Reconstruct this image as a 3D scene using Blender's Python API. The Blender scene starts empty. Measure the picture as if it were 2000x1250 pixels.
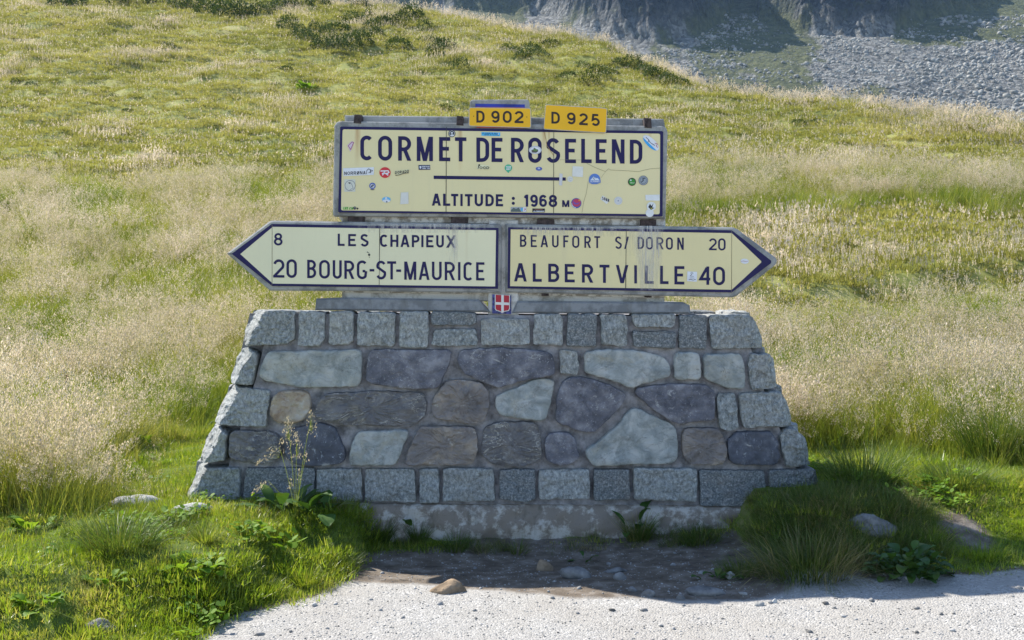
import bpy, math, random
import numpy as np
from mathutils import Vector, noise as mnoise
random.seed(7); RNG = np.random.default_rng(11)
R = math.radians
scene = bpy.context.scene
COL = scene.collection

# ------------------------------------------------------------------ camera
CAM_D, CAM_H, FPX, HOR = 7.0, 1.6, 2100.0, 570.0      # distance to the wall, eye height
cam_d = bpy.data.cameras.new('camera'); cam = bpy.data.objects.new('camera', cam_d); COL.objects.link(cam)
cam.location = (0, -CAM_D, CAM_H); cam.rotation_euler = (R(90), 0, 0)
cam_d.sensor_width = 36; cam_d.lens = 36*FPX/2000; cam_d.shift_y = -(625-HOR)/2000
cam_d.clip_start = 0.1; cam_d.clip_end = 5000
scene.camera = cam
# ------------------------------------------------------------------ light
SUN = Vector((-0.75, 0.59, 1.0)).normalized()         # towards the sun: behind the wall, to the left
elev = math.asin(SUN.z); azi = math.atan2(SUN.x, SUN.y)
world = bpy.data.worlds.new('World'); scene.world = world; world.use_nodes = True
wn = world.node_tree.nodes; wl = world.node_tree.links
sky = wn.new('ShaderNodeTexSky'); sky.sky_type = 'NISHITA'; sky.sun_disc = False
sky.sun_elevation = elev; sky.sun_rotation = azi % (2*math.pi); sky.altitude = 1968
bg = wn['Background']; bg.inputs['Strength'].default_value = 0.15
wl.new(sky.outputs[0], bg.inputs[0])
sd = bpy.data.lights.new('sun', 'SUN'); sd.energy = 5.0; sd.angle = R(0.5); sd.color = (1.0, 0.95, 0.86)
sun = bpy.data.objects.new('sun', sd); COL.objects.link(sun)
sun.rotation_euler = (-SUN).to_track_quat('-Z', 'Y').to_euler()
sun.location = (-10, 10, 20)
vs = scene.view_settings
scene.display_settings.display_device = 'sRGB'
vs.view_transform = 'Standard'; vs.look = 'None'; vs.gamma = 1; vs.use_curve_mapping = False
vs.exposure = 1.05
cy = scene.cycles
cy.max_bounces = 8; cy.diffuse_bounces = 4; cy.glossy_bounces = 2; cy.transmission_bounces = 5; cy.transparent_max_bounces = 8
cy.volume_bounces = 0; cy.caustics_reflective = False; cy.caustics_refractive = False

# ------------------------------------------------------------------ helpers
def Pw(px, py, y=0.0):
    """where the sight line through a point of the photograph meets the vertical plane y"""
    Y = y + CAM_D
    return ((px-1000)*Y/FPX, y, CAM_H + (HOR-py)*Y/FPX)

def tag(o, label=None, cat=None, group=None, kind=None):
    if label: o['label'] = label
    if cat: o['category'] = cat
    if group: o['group'] = group
    if kind: o['kind'] = kind
    return o

def thing(name, label, cat, loc=(0, 0, 0), group=None):
    o = bpy.data.objects.new(name, None); COL.objects.link(o); o.location = loc
    o.empty_display_size = 0.1
    return tag(o, label, cat, group)

def origin(o):
    v = Vector((0, 0, 0))
    while o is not None:
        v += o.location; o = o.parent
    return v

def mesh(name, verts, faces, mat, parent=None, loc=None, smooth=False, attrs=None, link=True, world=True, mats=None, mat_idx=None):
    """verts in world metres; the object origin is `loc` (top level) or its parent's origin"""
    v = np.asarray(verts, dtype=np.float64).reshape(-1, 3)
    o0 = origin(parent) if parent is not None else Vector(loc or (0, 0, 0))
    if world: v = v - np.array(o0)
    me = bpy.data.meshes.new(name)
    if isinstance(faces, np.ndarray):
        nf, k = faces.shape
        me.vertices.add(len(v)); me.vertices.foreach_set('co', v.astype(np.float32).ravel())
        me.loops.add(nf*k); me.loops.foreach_set('vertex_index', faces.astype(np.int32).ravel())
        me.polygons.add(nf); me.polygons.foreach_set('loop_start', np.arange(0, nf*k, k, dtype=np.int32))
        me.update(calc_edges=True); me.validate()
    else:
        me.from_pydata([tuple(p) for p in v], [], faces); me.update()
    for k_, arr in (attrs or {}).items():
        a = me.attributes.new(k_, 'FLOAT', 'POINT'); a.data.foreach_set('value', np.asarray(arr, dtype=np.float32))
    if mats:
        for m in mats: me.materials.append(m)
        me.polygons.foreach_set('material_index', np.asarray(mat_idx, dtype=np.int32))
    elif mat: me.materials.append(mat)
    if smooth: me.polygons.foreach_set('use_smooth', [True]*len(me.polygons))
    o = bpy.data.objects.new(name, me)
    if link: COL.objects.link(o)
    if parent is not None: o.parent = parent
    elif world: o.location = o0
    return o

# numpy gradient noise
_perm = RNG.permutation(512).astype(np.int64)
_ang = RNG.uniform(0, 2*np.pi, 512); _gx, _gy = np.cos(_ang), np.sin(_ang)
def perlin(x, y, seed=0):
    x = np.asarray(x, float); y = np.asarray(y, float)
    xi = np.floor(x).astype(np.int64); yi = np.floor(y).astype(np.int64)
    xf, yf = x-xi, y-yi
    def g(ix, iy, dx, dy):
        h = _perm[(_perm[(ix+seed*37) & 511] + iy*7 + seed*13) & 511]
        return _gx[h]*dx + _gy[h]*dy
    u = xf*xf*xf*(xf*(xf*6-15)+10); v = yf*yf*yf*(yf*(yf*6-15)+10)
    a = g(xi, yi, xf, yf); b = g(xi+1, yi, xf-1, yf); c = g(xi, yi+1, xf, yf-1); d = g(xi+1, yi+1, xf-1, yf-1)
    return 1.5*((a+(b-a)*u) + ((c+(d-c)*u)-(a+(b-a)*u))*v)
def fbm(x, y, oct=4, seed=0, gain=.5, ridged=False):
    s = 0; a = 1; t = 0
    for o in range(oct):
        n = perlin(x*2**o+o*17.3, y*2**o-o*9.1, seed+o)
        if ridged: n = 1-2*np.abs(n)
        s = s+a*n; t += a; a *= gain
    return s/t
def sstep(a, b, x):
    t = np.clip((np.asarray(x, float)-a)/(b-a), 0, 1); return t*t*(3-2*t)

# ------------------------------------------------------------------ terrain height
_bx = np.array([-9, -4.5, -2.6, -1.75, -1.46, -1.37, -1.03, -.99, -.93, -.2, .9, 1.40, 1.58, 1.9, 2.4, 2.8, 3.2, 6, 12])
_by = np.array([-9, -5.0, -3.0, -2.5, -2.06, -1.62, -1.32, -1.1, -.42, -.13, -.15, -.20, -1.02, -1.22, -1.28, -1.2, -1.05, -.9, -.5])
def ybound(x): return np.interp(x, _bx, _by)
_PY = np.array([0, 8.2, 10, 12, 16, 20, 26, 34, 45, 60, 80, 110, 150])
_PZ = np.array([0, 0, .05, .12, .72, 1.6, 3.0, 5.2, 8.5, 13.7, 21.2, 33, 48])
_uy = np.array([-2, -.3, -.05, .0, .05, .12, .16, .24, .33, .476, .8, 2])
_ur = np.array([120, 110, 92, 84, 78, 66, 59, 53, 51, 46, 40, 36])
def ridge(u): return np.interp(u, _uy, _ur)
def P0(Y): # smooth slope profile
    return (np.interp(Y, _PY, _PZ)+np.interp(Y*.95, _PY, _PZ)+np.interp(Y*1.05, _PY, _PZ))/3
def ground_z(x, y, fine=True):
    x = np.asarray(x, float); y = np.asarray(y, float)
    Y = y+CAM_D; Ys = np.maximum(Y, 1.0); u = x/np.maximum(Y, 3.0)
    road = .045*np.log1p(np.exp((x-.4)*3))/3*np.where(x > 8, 1, 1) - .0
    d = y-ybound(x)+.12*fbm(x*1.7, y*1.7, 2, 3)
    left = sstep(.4, -.4, x+.6)
    bank = .25*sstep(-.03, 1.25, d)*left + (.02+.26*sstep(-.05, 1.1, d))*(1-left)*sstep(-.2, .25, d)
    cen = sstep(1.5, .9, np.abs(x-.05))*sstep(-.35, .0, y)*sstep(1.5, .6, y)
    bank = bank*(1-cen*.25)
    Yr = ridge(u)
    a = P0(Ys)
    b = P0(Yr)-.38*(Ys-Yr)
    k = np.clip(Ys*.03, .05, 2.5)
    hill = -k*np.log(np.exp(-(np.minimum(a, b+60)-a)/k) + np.exp(-(b-a)/k).clip(0, 1e12)) + a
    hill = np.where(Ys < Yr*.6, a, hill)
    z = road*(1-sstep(15, 40, Ys)) + bank + hill
    # humps of the meadow
    g = sstep(9, 22, Ys)
    z = z + g*.16*fbm(x*.45, y*.3, 3, 5)*np.clip(Ys/25, .3, 2.2) + sstep(25, 45, Ys)*.55*fbm(x*.11, y*.08, 3, 9)
    # terracettes: little steps that run across the slope
    st = fbm(x*.22+3, y*.5, 3, 21)
    z = z + sstep(14, 24, Ys)*.11*np.clip(Ys/30, .5, 2.0)*np.tanh(4*st)
    # step edge in the right-hand meadow
    z = z + .28*sstep(-.35, .35, y-(10.6+.5*np.sin(x*.9)))*sstep(2.2, 3.6, x)
    z = z + .11*np.exp(-((x-1.86)/.30)**2-((y+.60)/.24)**2)
    # dip in front of the foundation
    z = z - .05*np.exp(-((x-.1)/1.0)**2-((y+.55)/.35)**2)
    if fine:
        gm = sstep(0, .2, d)
        z = z + gm*.075*fbm(x*2.0, y*2.0, 3, 2)*(1-.6*sstep(12, 20, Ys))*np.where((np.abs(x) < 2.3) & (y > -.1) & (y < 1), .3, 1) + (1-gm)*.008*fbm(x*4, y*4, 3, 4)
    return z
def hit(px, py):
    """ground point seen at a point of the photograph"""
    Y = np.geomspace(2.5, 150, 6000)
    x = (px-1000)*Y/FPX; z = CAM_H+(HOR-py)*Y/FPX
    g = ground_z(x, Y-CAM_D)
    k = np.argmax(g >= z)
    if g[k] < z[k]: k = len(Y)-1
    return float(x[k]), float(Y[k]-CAM_D), float(g[k])

# ------------------------------------------------------------------ material helpers
class NT:
    def __init__(s, name):
        s.m = bpy.data.materials.new(name); s.m.use_nodes = True
        s.t = s.m.node_tree; s.n = s.t.nodes; s.l = s.t.links
        s.b = s.n['Principled BSDF']; s.out = s.n['Material Output']
        s.b.inputs['Specular IOR Level'].default_value = .25
        s.co = None
    def N(s, t, **kw):
        n = s.n.new(t)
        for k, v in kw.items():
            if k.startswith('_'): setattr(n, k[1:], v)
        return n
    def coord(s, mode='pos'):
        if mode == 'pos': return s.n.new('ShaderNodeNewGeometry').outputs['Position']
        if mode == 'obj': return s.n.new('ShaderNodeTexCoord').outputs['Object']
    def scaled(s, vec, sc, off=(0, 0, 0), rot=(0, 0, 0)):
        m = s.n.new('ShaderNodeMapping'); m.inputs['Scale'].default_value = sc; m.inputs['Location'].default_value = off
        m.inputs['Rotation'].default_value = rot
        s.l.new(vec, m.inputs['Vector']); return m.outputs[0]
    def noise(s, vec, scale, detail=4, rough=.55, dist=0):
        n = s.n.new('ShaderNodeTexNoise'); n.inputs['Scale'].default_value = scale; n.inputs['Detail'].default_value = detail
        n.inputs['Roughness'].default_value = rough; n.inputs['Distortion'].default_value = dist
        s.l.new(vec, n.inputs['Vector']); return n.outputs['Fac']
    def voro(s, vec, scale, feature='F1', out='Distance'):
        n = s.n.new('ShaderNodeTexVoronoi'); n.feature = feature; n.inputs['Scale'].default_value = scale
        s.l.new(vec, n.inputs['Vector']); return n.outputs[out]
    def ramp(s, fac, stops, interp='LINEAR'):
        r = s.n.new('ShaderNodeValToRGB'); cr = r.color_ramp; cr.interpolation = interp
        while len(cr.elements) < len(stops): cr.elements.new(.5)
        for e, (p, c) in zip(cr.elements, stops):
            e.position = p; e.color = (*c, 1) if len(c) == 3 else c
        s.l.new(fac, r.inputs[0]); return r.outputs[0]
    def val(s, fac, lo, hi, a=0.0, b=1.0):
        m = s.n.new('ShaderNodeMapRange'); m.inputs['From Min'].default_value = lo; m.inputs['From Max'].default_value = hi
        m.inputs['To Min'].default_value = a; m.inputs['To Max'].default_value = b
        s.l.new(fac, m.inputs['Value']); return m.outputs[0]
    def mix(s, fac, a, b, mode='MIX'):
        m = s.n.new('ShaderNodeMix'); m.data_type = 'RGBA'; m.blend_type = mode
        if isinstance(fac, (int, float)): m.inputs[0].default_value = fac
        else: s.l.new(fac, m.inputs[0])
        for i, c in ((6, a), (7, b)):
            if isinstance(c, tuple): m.inputs[i].default_value = (*c, 1)
            else: s.l.new(c, m.inputs[i])
        return m.outputs[2]
    def math(s, op, a, b=None):
        m = s.n.new('ShaderNodeMath'); m.operation = op
        for i, c in enumerate((a, b)):
            if c is None: continue
            if isinstance(c, (int, float)): m.inputs[i].default_value = c
            else: s.l.new(c, m.inputs[i])
        return m.outputs[0]
    def attr(s, name):
        a = s.n.new('ShaderNodeAttribute'); a.attribute_name = name; return a.outputs['Fac']
    def rnd(s): return s.n.new('ShaderNodeObjectInfo').outputs['Random']
    def col(s, c):
        if isinstance(c, tuple): s.b.inputs['Base Color'].default_value = (*c, 1)
        else: s.l.new(c, s.b.inputs['Base Color'])
    def rough(s, v):
        if isinstance(v, (int, float)): s.b.inputs['Roughness'].default_value = v
        else: s.l.new(v, s.b.inputs['Roughness'])
    def bump(s, h, strength=.4, dist=.01, prev=None):
        b = s.n.new('ShaderNodeBump'); b.inputs['Strength'].default_value = strength; b.inputs['Distance'].default_value = dist
        s.l.new(h, b.inputs['Height'])
        if prev is not None: s.l.new(prev, b.inputs['Normal'])
        s.l.new(b.outputs[0], s.b.inputs['Normal']); return b.outputs[0]
    def sep(s, vec):
        n = s.n.new('ShaderNodeSeparateXYZ'); s.l.new(vec, n.inputs[0]); return n.outputs

def foliage_mat(name, stops, transl=.35, tscale=(1.15, 1.1, .6), nscale=.6, spec=.3, rough=.45, attr_w=.5):
    t = NT(name); pos = t.coord()
    n1 = t.noise(t.scaled(pos, (1, 1, .3)), nscale, 3, .6)
    f = t.math('ADD', t.val(n1, .3, .7, -.0, 1-attr_w), t.math('MULTIPLY', t.attr('tint'), attr_w))
    c = t.ramp(f, stops)
    t.col(c); t.rough(rough); t.b.inputs['Specular IOR Level'].default_value = spec
    tr = t.n.new('ShaderNodeBsdfTranslucent')
    tc = t.mix(1.0, c, tscale, 'MULTIPLY'); t.l.new(tc, tr.inputs[0])
    mx = t.n.new('ShaderNodeMixShader'); mx.inputs[0].default_value = transl
    t.l.new(t.b.outputs[0], mx.inputs[1]); t.l.new(tr.outputs[0], mx.inputs[2]); t.l.new(mx.outputs[0], t.out.inputs[0])
    return t.m

M = {}
M['meadow_blade'] = foliage_mat('meadow_blade', [(0, (.07, .12, .014)), (.4, (.17, .235, .03)), (.7, (.30, .30, .07)), (1, (.46, .41, .20))], .5, nscale=.35)
M['seed_head'] = foliage_mat('seed_head', [(0, (.22, .20, .11)), (.35, (.46, .41, .28)), (.7, (.64, .53, .44)), (1, (.88, .82, .71))], .5, tscale=(1.05, 1, .85), nscale=.5, spec=.2)
M['lawn_blade'] = foliage_mat('lawn_blade', [(0, (.08, .15, .014)), (.35, (.18, .265, .024)), (.62, (.30, .34, .05)), (.84, (.42, .38, .13)), (1, (.54, .47, .25))], .5, tscale=(1.1, 1.1, .5), nscale=1.3, spec=.45, rough=.4)
M['hill_blade'] = foliage_mat('hill_blade', [(0, (.125, .145, .035)), (.4, (.262, .262, .066)), (.7, (.37, .34, .115)), (1, (.46, .41, .22))], .45, tscale=(1.1, 1.06, .7), nscale=.16, spec=.15)
M['leaf'] = foliage_mat('leaf', [(0, (.08, .17, .012)), (.6, (.17, .29, .022)), (1, (.32, .42, .06))], .45, nscale=3, spec=.2, rough=.6)
M['dock_leaf'] = foliage_mat('dock_leaf', [(0, (.03, .07, .015)), (.6, (.055, .12, .022)), (1, (.14, .15, .04))], .3, nscale=6, spec=.25, rough=.55)
M['shrub_leaf'] = foliage_mat('shrub_leaf', [(0, (.02, .04, .010)), (.6, (.05, .08, .018)), (1, (.13, .15, .05))], .25, nscale=1, spec=.06, rough=.8)
M['dark_tuft'] = foliage_mat('dark_tuft', [(0, (.04, .08, .014)), (.5, (.09, .145, .025)), (.8, (.20, .20, .06)), (1, (.42, .34, .18))], .4, nscale=2)  # dark greens; also lowers the tone of tufts in the wall's shade
M['thatch'] = foliage_mat('thatch', [(0, (.05, .085, .015)), (.4, (.11, .15, .03)), (.65, (.26, .22, .10)), (1, (.46, .37, .22))], .4, nscale=3)
M['dry_stem'] = foliage_mat('dry_stem', [(0, (.16, .08, .04)), (1, (.30, .17, .08))], .2, nscale=3)
M['conifer'] = foliage_mat('conifer', [(0, (.02, .05, .012)), (1, (.06, .11, .02))], .2, nscale=.6)

def ground_mat():
    t = NT('ground_soil_and_gravel'); p = t.coord()
    n_big = t.noise(p, .35, 4, .6); n_mid = t.noise(p, 2.2, 5, .6); n_f = t.noise(p, 28, 5, .65)
    grav = t.attr('gravel'); dirt = t.attr('dirt'); far = t.attr('far')
    # thatch + moss under the grass
    soil = t.ramp(t.math('ADD', t.math('MULTIPLY', n_mid, .6), t.math('MULTIPLY', n_f, .4)), [(.35, (.05, .075, .016)), (.55, (.12, .16, .03)), (.7, (.22, .19, .09))])
    t1 = t.noise(t.scaled(p, (1, .55, 1)), .22, 5, .65)
    t2 = t.noise(t.scaled(p, (1, .7, 1)), 1.1, 4, .65)
    fg = t.ramp(t.math('ADD', t.math('MULTIPLY', t1, .55), t.math('MULTIPLY', t2, .45)), [(.36, (.11, .125, .035)), (.48, (.20, .21, .06)), (.6, (.28, .265, .095)), (.7, (.36, .32, .16))])
    soil = t.mix(far, soil, fg)
    # gravel
    vc = t.voro(p, 105, 'F1', 'Color'); sx = t.sep(vc)
    vd = t.voro(p, 105, 'F1', 'Distance')
    gcol = t.ramp(sx[0], [(0, (.22, .215, .205)), (.5, (.34, .33, .31)), (.85, (.43, .415, .395)), (1, (.58, .56, .53))])
    fine = t.ramp(n_f, [(.35, (.26, .25, .235)), (.65, (.40, .385, .36))])
    gcol = t.mix(t.val(t.noise(p, 5, 3), .4, .6, .25, .8), gcol, fine)
    gcol = t.mix(t.val(t.noise(p, 1.3, 5, .65), .38, .62, .0, .45), gcol, (.30, .275, .24))
    gcol = t.mix(t.val(t.noise(p, 22, 4, .7), .60, .70, 0, .6), gcol, (.17, .165, .16))
    dcol = t.ramp(t.noise(p, 9, 6, .65), [(.3, (.085, .068, .052)), (.5, (.14, .115, .09)), (.66, (.23, .20, .17)), (.8, (.36, .34, .31))])  # earth browns, lowered to deepen the shadow before the wall
    gm = t.val(t.math('ADD', grav, t.math('MULTIPLY', t.math('SUBTRACT', n_mid, .5), .6)), .42, .58)
    dm = t.val(t.math('ADD', dirt, t.math('MULTIPLY', t.math('SUBTRACT', n_mid, .5), .6)), .4, .6)
    c = t.mix(dm, soil, dcol); c = t.mix(gm, c, gcol)
    t.col(c); t.rough(.95); t.b.inputs['Specular IOR Level'].default_value = .1
    near = t.math('SUBTRACT', 1.0, far)
    h = t.math('ADD', t.math('MULTIPLY', n_f, .7), t.math('MULTIPLY', t.math('SUBTRACT', 1.0, vd), t.math('MULTIPLY', grav, 1.0)))
    b1 = t.bump(h, .7, .009)
    return t.m
M['ground'] = ground_mat()

def stone_mat(name, kind):
    t = NT(name); o = t.coord('pos'); r = t.rnd()
    ob = t.N('ShaderNodeVectorMath'); ob.operation = 'ADD'
    cmb = t.N('ShaderNodeCombineXYZ'); t.l.new(t.math('MULTIPLY', r, 37.0), cmb.inputs[0]); t.l.new(t.math('MULTIPLY', r, 19.0), cmb.inputs[2])
    t.l.new(o, ob.inputs[0]); t.l.new(cmb.outputs[0], ob.inputs[1]); p = ob.outputs[0]
    big = t.noise(p, 5, 4, .6); med = t.noise(p, 22, 5, .6); fin = t.noise(p, 120, 3, .7)
    if kind == 'granite':
        st = t.noise(t.scaled(p, (1, 1, .62), rot=(0, .5, 0)), 60, 4, .75)
        c = t.ramp(st, [(.34, (.075, .08, .075)), (.45, (.24, .24, .22)), (.56, (.39, .38, .345)), (.68, (.68, .65, .59))])
        c = t.mix(t.val(big, .45, .65, 0, .35), c, (.31, .26, .20))
        c = t.mix(.35, c, t.ramp(r, [(0, (.20, .21, .20)), (1, (.44, .42, .38))]))
        hb, s, d = st, 1.0, .014
    elif kind == 'dark_granite':
        st = t.noise(p, 90, 4, .65)
        c = t.ramp(st, [(.35, (.085, .098, .092)), (.55, (.19, .20, .19)), (.72, (.42, .41, .37))])
        c = t.mix(t.val(big, .55, .7, 0, .35), c, (.24, .20, .15))
        hb, s, d = med, .4, .008
    elif kind == 'green':
        c = t.ramp(t.noise(p, 9, 5, .65, .6), [(.3, (.20, .215, .195)), (.48, (.30, .315, .28)), (.62, (.42, .42, .37))])
        c = t.mix(t.val(t.noise(p, 3.5, 4, .6, 1.5), .56, .66, 0, .5), c, (.36, .33, .24))
        edge = t.val(t.noise(t.scaled(p, (1, 1, 2.2), rot=(0, .2, 0)), 6, 5, .7, 2.0), .49, .51, 0, 1)
        hb, s, d = t.math('ADD', med, t.math('MULTIPLY', edge, .35)), .5, .008
    elif kind == 'purple':
        c = t.ramp(t.noise(p, 12, 5, .6), [(.3, (.07, .068, .075)), (.52, (.135, .128, .135)), (.7, (.24, .225, .22))])
        sp = t.val(t.noise(p, 75, 3, .8), .60, .68); sp = t.math('MULTIPLY', sp, t.val(big, .4, .6, .25, 1))
        c = t.mix(sp, c, (.42, .40, .37))
        hb, s, d = med, .5, .01
    elif kind == 'vein':
        c = t.ramp(t.noise(p, 10, 5, .6, .5), [(.3, (.11, .105, .105)), (.55, (.17, .155, .14)), (.75, (.25, .225, .19))])
        w = t.noise(t.scaled(p, (1, 1, 2.4)), 4.2, 6, .62, 1.0)
        v = t.math('MULTIPLY', t.val(t.math('ABSOLUTE', t.math('SUBTRACT', w, .5)), 0, .02, 1, 0), t.val(t.noise(p, 6, 3), .42, .56))
        c = t.mix(v, c, (.52, .47, .38))
        hb, s, d = t.math('ADD', t.noise(p, 9, 6, .65, .8), t.math('MULTIPLY', v, .2)), .8, .02
    elif kind == 'brown':
        c = t.ramp(t.noise(p, 7, 5, .6, .4), [(.3, (.13, .115, .105)), (.5, (.20, .17, .145)), (.7, (.30, .24, .175))])
        hb, s, d = t.noise(t.scaled(p, (1, 1, 1.5), rot=(0, .5, 0)), 10, 5, .6, .8), .5, .015
    elif kind == 'ochre':
        c = t.ramp(t.noise(p, 10, 5, .65, .6), [(.3, (.19, .12, .075)), (.45, (.33, .25, .17)), (.6, (.38, .31, .22)), (.75, (.46, .42, .35))])
        hb, s, d = t.noise(p, 14, 6, .65), .7, .015
    elif kind == 'slate':
        c = t.ramp(t.noise(p, 16, 5, .6), [(.3, (.06, .062, .07)), (.6, (.10, .10, .11)), (.8, (.19, .185, .185))])
        sp = t.val(t.noise(t.scaled(p, (1, 1, .45)), 40, 4, .75), .6, .7); c = t.mix(sp, c, (.36, .37, .38))
        hb, s, d = med, .4, .008
    # weathering: brown and dark stains, pale crusts
    c = t.mix(t.val(t.noise(p, 13, 6, .7, .8), .56, .68, 0, .35), c, (.13, .11, .085))
    c = t.mix(t.val(t.noise(t.scaled(p, (1, 1, 1.6), rot=(0, .4, 0)), 7, 7, .72, 1.2), .60, .66, 0, .5), c, (.47, .44, .38))
    crk = t.val(t.math('ABSOLUTE', t.math('SUBTRACT', t.noise(t.scaled(p, (1, 1, 1.7), (3, 1, 2), (0, .6, 0)), 4.5, 7, .68, .8), .47)), 0, .006, 1, 0)
    c = t.mix(t.math('MULTIPLY', crk, .55), c, (.05, .045, .04))
    li = t.math('MULTIPLY', t.val(fin, .62, .7), t.val(t.noise(p, 8, 3), .5, .62, 0, .5)); c = t.mix(li, c, (.55, .55, .5))
    c = t.mix(1.0, c, (1.05, 1.10, 1.16) if kind == 'granite' else ((1.03, 1.03, 1.10) if kind in ('green', 'dark_granite') else (1.12, 1.16, 1.25)), 'MULTIPLY')  # blue of the open shade tinted into the stone colours
    t.col(c); t.rough(.85)
    b_ = t.bump(t.math('ADD', t.math('MULTIPLY', hb, .8), t.math('MULTIPLY', fin, .3)), min(1, s), d*1.1)
    b2 = t.bump(t.math('SUBTRACT', t.noise(p, 16, 7, .7, .6), t.math('MULTIPLY', crk, .12)), .7, .016, b_)
    return t.m
for k in ('granite', 'dark_granite', 'green', 'purple', 'vein', 'brown', 'ochre', 'slate'): M[k] = stone_mat('stone_'+k, k)

def simple(name, c, rough=.6, var=.12, nscale=14, bump=.0, bd=.004, spec=.25, metal=0, bscale=60):
    t = NT(name); p = t.coord('pos')
    n = t.noise(p, nscale, 5, .6); lo = tuple(x*(1-var*2) for x in c); hi = tuple(min(1, x*(1+var)) for x in c)
    t.col(t.ramp(n, [(.3, lo), (.65, hi)])); t.rough(rough); t.b.inputs['Specular IOR Level'].default_value = spec
    t.b.inputs['Metallic'].default_value = metal
    if bump: t.bump(t.noise(p, bscale, 5, .65), bump, bd)
    return t.m
M['mortar'] = simple('mortar', (.27, .26, .265), .95, .3, 14, .9, .012)
def concrete(name, c, c2, thr=.5, stain=(.12, .11, .09), sc=6):
    t = NT(name); p = t.coord('pos')
    n = t.noise(p, sc, 7, .68); base = t.ramp(n, [(thr-.06, c), (thr+.04, c2)])
    sp = t.val(t.noise(p, 110, 3, .7), .62, .72, 0, .55); base = t.mix(sp, base, stain)
    st = t.val(t.noise(t.scaled(p, (3.5, 3.5, .5)), 5, 5, .6), .56, .72, 0, .45); base = t.mix(st, base, stain)
    t.col(base); t.rough(.92); t.bump(t.noise(p, 75, 6, .75), .6, .006)
    return t.m
M['sign_concrete'] = concrete('sign_concrete', (.20, .20, .195), (.33, .325, .31), .48)
M['panel_concrete'] = concrete('panel_concrete', (.30, .285, .25), (.56, .54, .50), .44, (.22, .19, .15))
M['flaking_concrete'] = concrete('flaking_concrete', (.27, .245, .21), (.60, .58, .54), .5, (.16, .13, .10), 14)
M['ledge_concrete'] = concrete('ledge_concrete', (.16, .165, .17), (.24, .245, .25), .5)
M['plinth_concrete'] = concrete('plinth_concrete', (.23, .19, .15), (.46, .42, .36), .55, (.04, .042, .028), 9)
def enamel(name, c, rust=()):
    t = NT(name); p = t.coord('pos'); s = t.sep(p)
    n = t.noise(p, 3, 3, .5)
    col = t.ramp(n, [(.3, tuple(x*.95 for x in c)), (.7, c)])
    fs = t.val(t.noise(t.scaled(p, (16, 1, .8)), 2, 4, .6), .55, .8, 0, .14); col = t.mix(fs, col, (.50, .46, .32))
    gs = t.math('MULTIPLY', t.val(t.noise(p, 150, 2, .6), .70, .76, 0, .5), t.val(t.noise(p, 5, 3), .45, .65)); col = t.mix(gs, col, (.20, .16, .10))
    for (xc, w, z0, z1, rc, a) in rust:     # rust runs below a clamp
        dx = t.math('ABSOLUTE', t.math('SUBTRACT', s[0], xc))
        wob = t.math('MULTIPLY', t.math('SUBTRACT', t.noise(t.scaled(p, (1, 1, .25)), 30, 3), .5), w*1.2)
        m = t.val(t.math('ADD', dx, wob), 0, w, 1, 0); m = t.math('MULTIPLY', m, t.val(s[2], z0, z1, 0, 1))
        m = t.math('MULTIPLY', m, a); m = t.math('MINIMUM', t.math('MAXIMUM', m, 0.0), 1.0)
        col = t.mix(m, col, rc)
    t.col(col); t.rough(.35); t.b.inputs['Specular IOR Level'].default_value = .3
    return t.m
RC = (.42, .20, .06)
rx = lambda px: Pw(px, 0, .02)[0]; rz = lambda py: Pw(0, py, .02)[2]
M['enamel_main'] = enamel('cream_enamel_main', (.74, .635, .35), [(rx(699), .022, rz(330), rz(250), RC, .75), (rx(899), .018, rz(345), rz(250), RC, .6), (rx(1062), .02, rz(300), rz(255), RC, .8), (rx(1072), .012, rz(320), rz(255), RC, .6), (rx(1268), .015, rz(290), rz(258), RC, .35)])
M['enamel_left'] = enamel('cream_enamel_left', (.74, .68, .45), [(rx(912), .012, rz(560), rz(445), (.55, .45, .25), .35)])
M['enamel_right'] = enamel('cream_enamel_right', (.73, .62, .33), [(rx(1100), .03, rz(560), rz(445), (.5, .42, .3), .3), (rx(1265), .09, rz(600), rz(440), (.56, .52, .42), .75)])
M['blue'] = simple('blue_enamel', (.016, .012, .07), .45, .08, 4, spec=.2)
M['blue_worn'] = simple('worn_blue_enamel', (.05, .055, .19), .4, .5, 40)
M['ultramarine'] = simple('ultramarine_enamel', (.025, .04, .30), .35, .2, 12)
M['old_red'] = simple('faded_red_enamel', (.42, .06, .045), .4, .15, 9)
M['joint'] = simple('joint_grout', (.06, .06, .06), .9)
M['orange'] = simple('orange_sign_paint', (.80, .43, .012), .4, .03, 3)
M['orange_rim'] = simple('sign_rim_metal', (.45, .43, .38), .45, .1, 20, metal=.3)
M['black_letter'] = simple('black_letter_film', (.035, .022, .018), .45)
M['iron'] = simple('rusty_iron', (.055, .04, .038), .75, .4, 45, .6, .003)
M['white_streak'] = None
M['rock'] = simple('grey_rock', (.20, .195, .19), .9, .3, 12, .7, .02, bscale=18)
M['pale_rock'] = simple('pale_rock', (.40, .39, .365), .9, .25, 10, .7, .02, bscale=20)
M['tan_rock'] = simple('tan_earthy_rock', (.26, .19, .125), .95, .25, 12, .7, .02, bscale=20)
M['pebble'] = simple('pebble', (.31, .30, .285), .9, .45, 9)
M['scree'] = simple('scree_boulder', (.26, .255, .235), .9, .3, .3)
M['bark'] = simple('bark', (.10, .075, .05), .9, .2, 5)
_cc = {}
def paint(c, rough=.5):
    k = tuple(round(x, 3) for x in c)
    if k not in _cc:
        _cc[k] = simple('print_colour', c, rough, .04, 30)
    return _cc[k]

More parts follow.
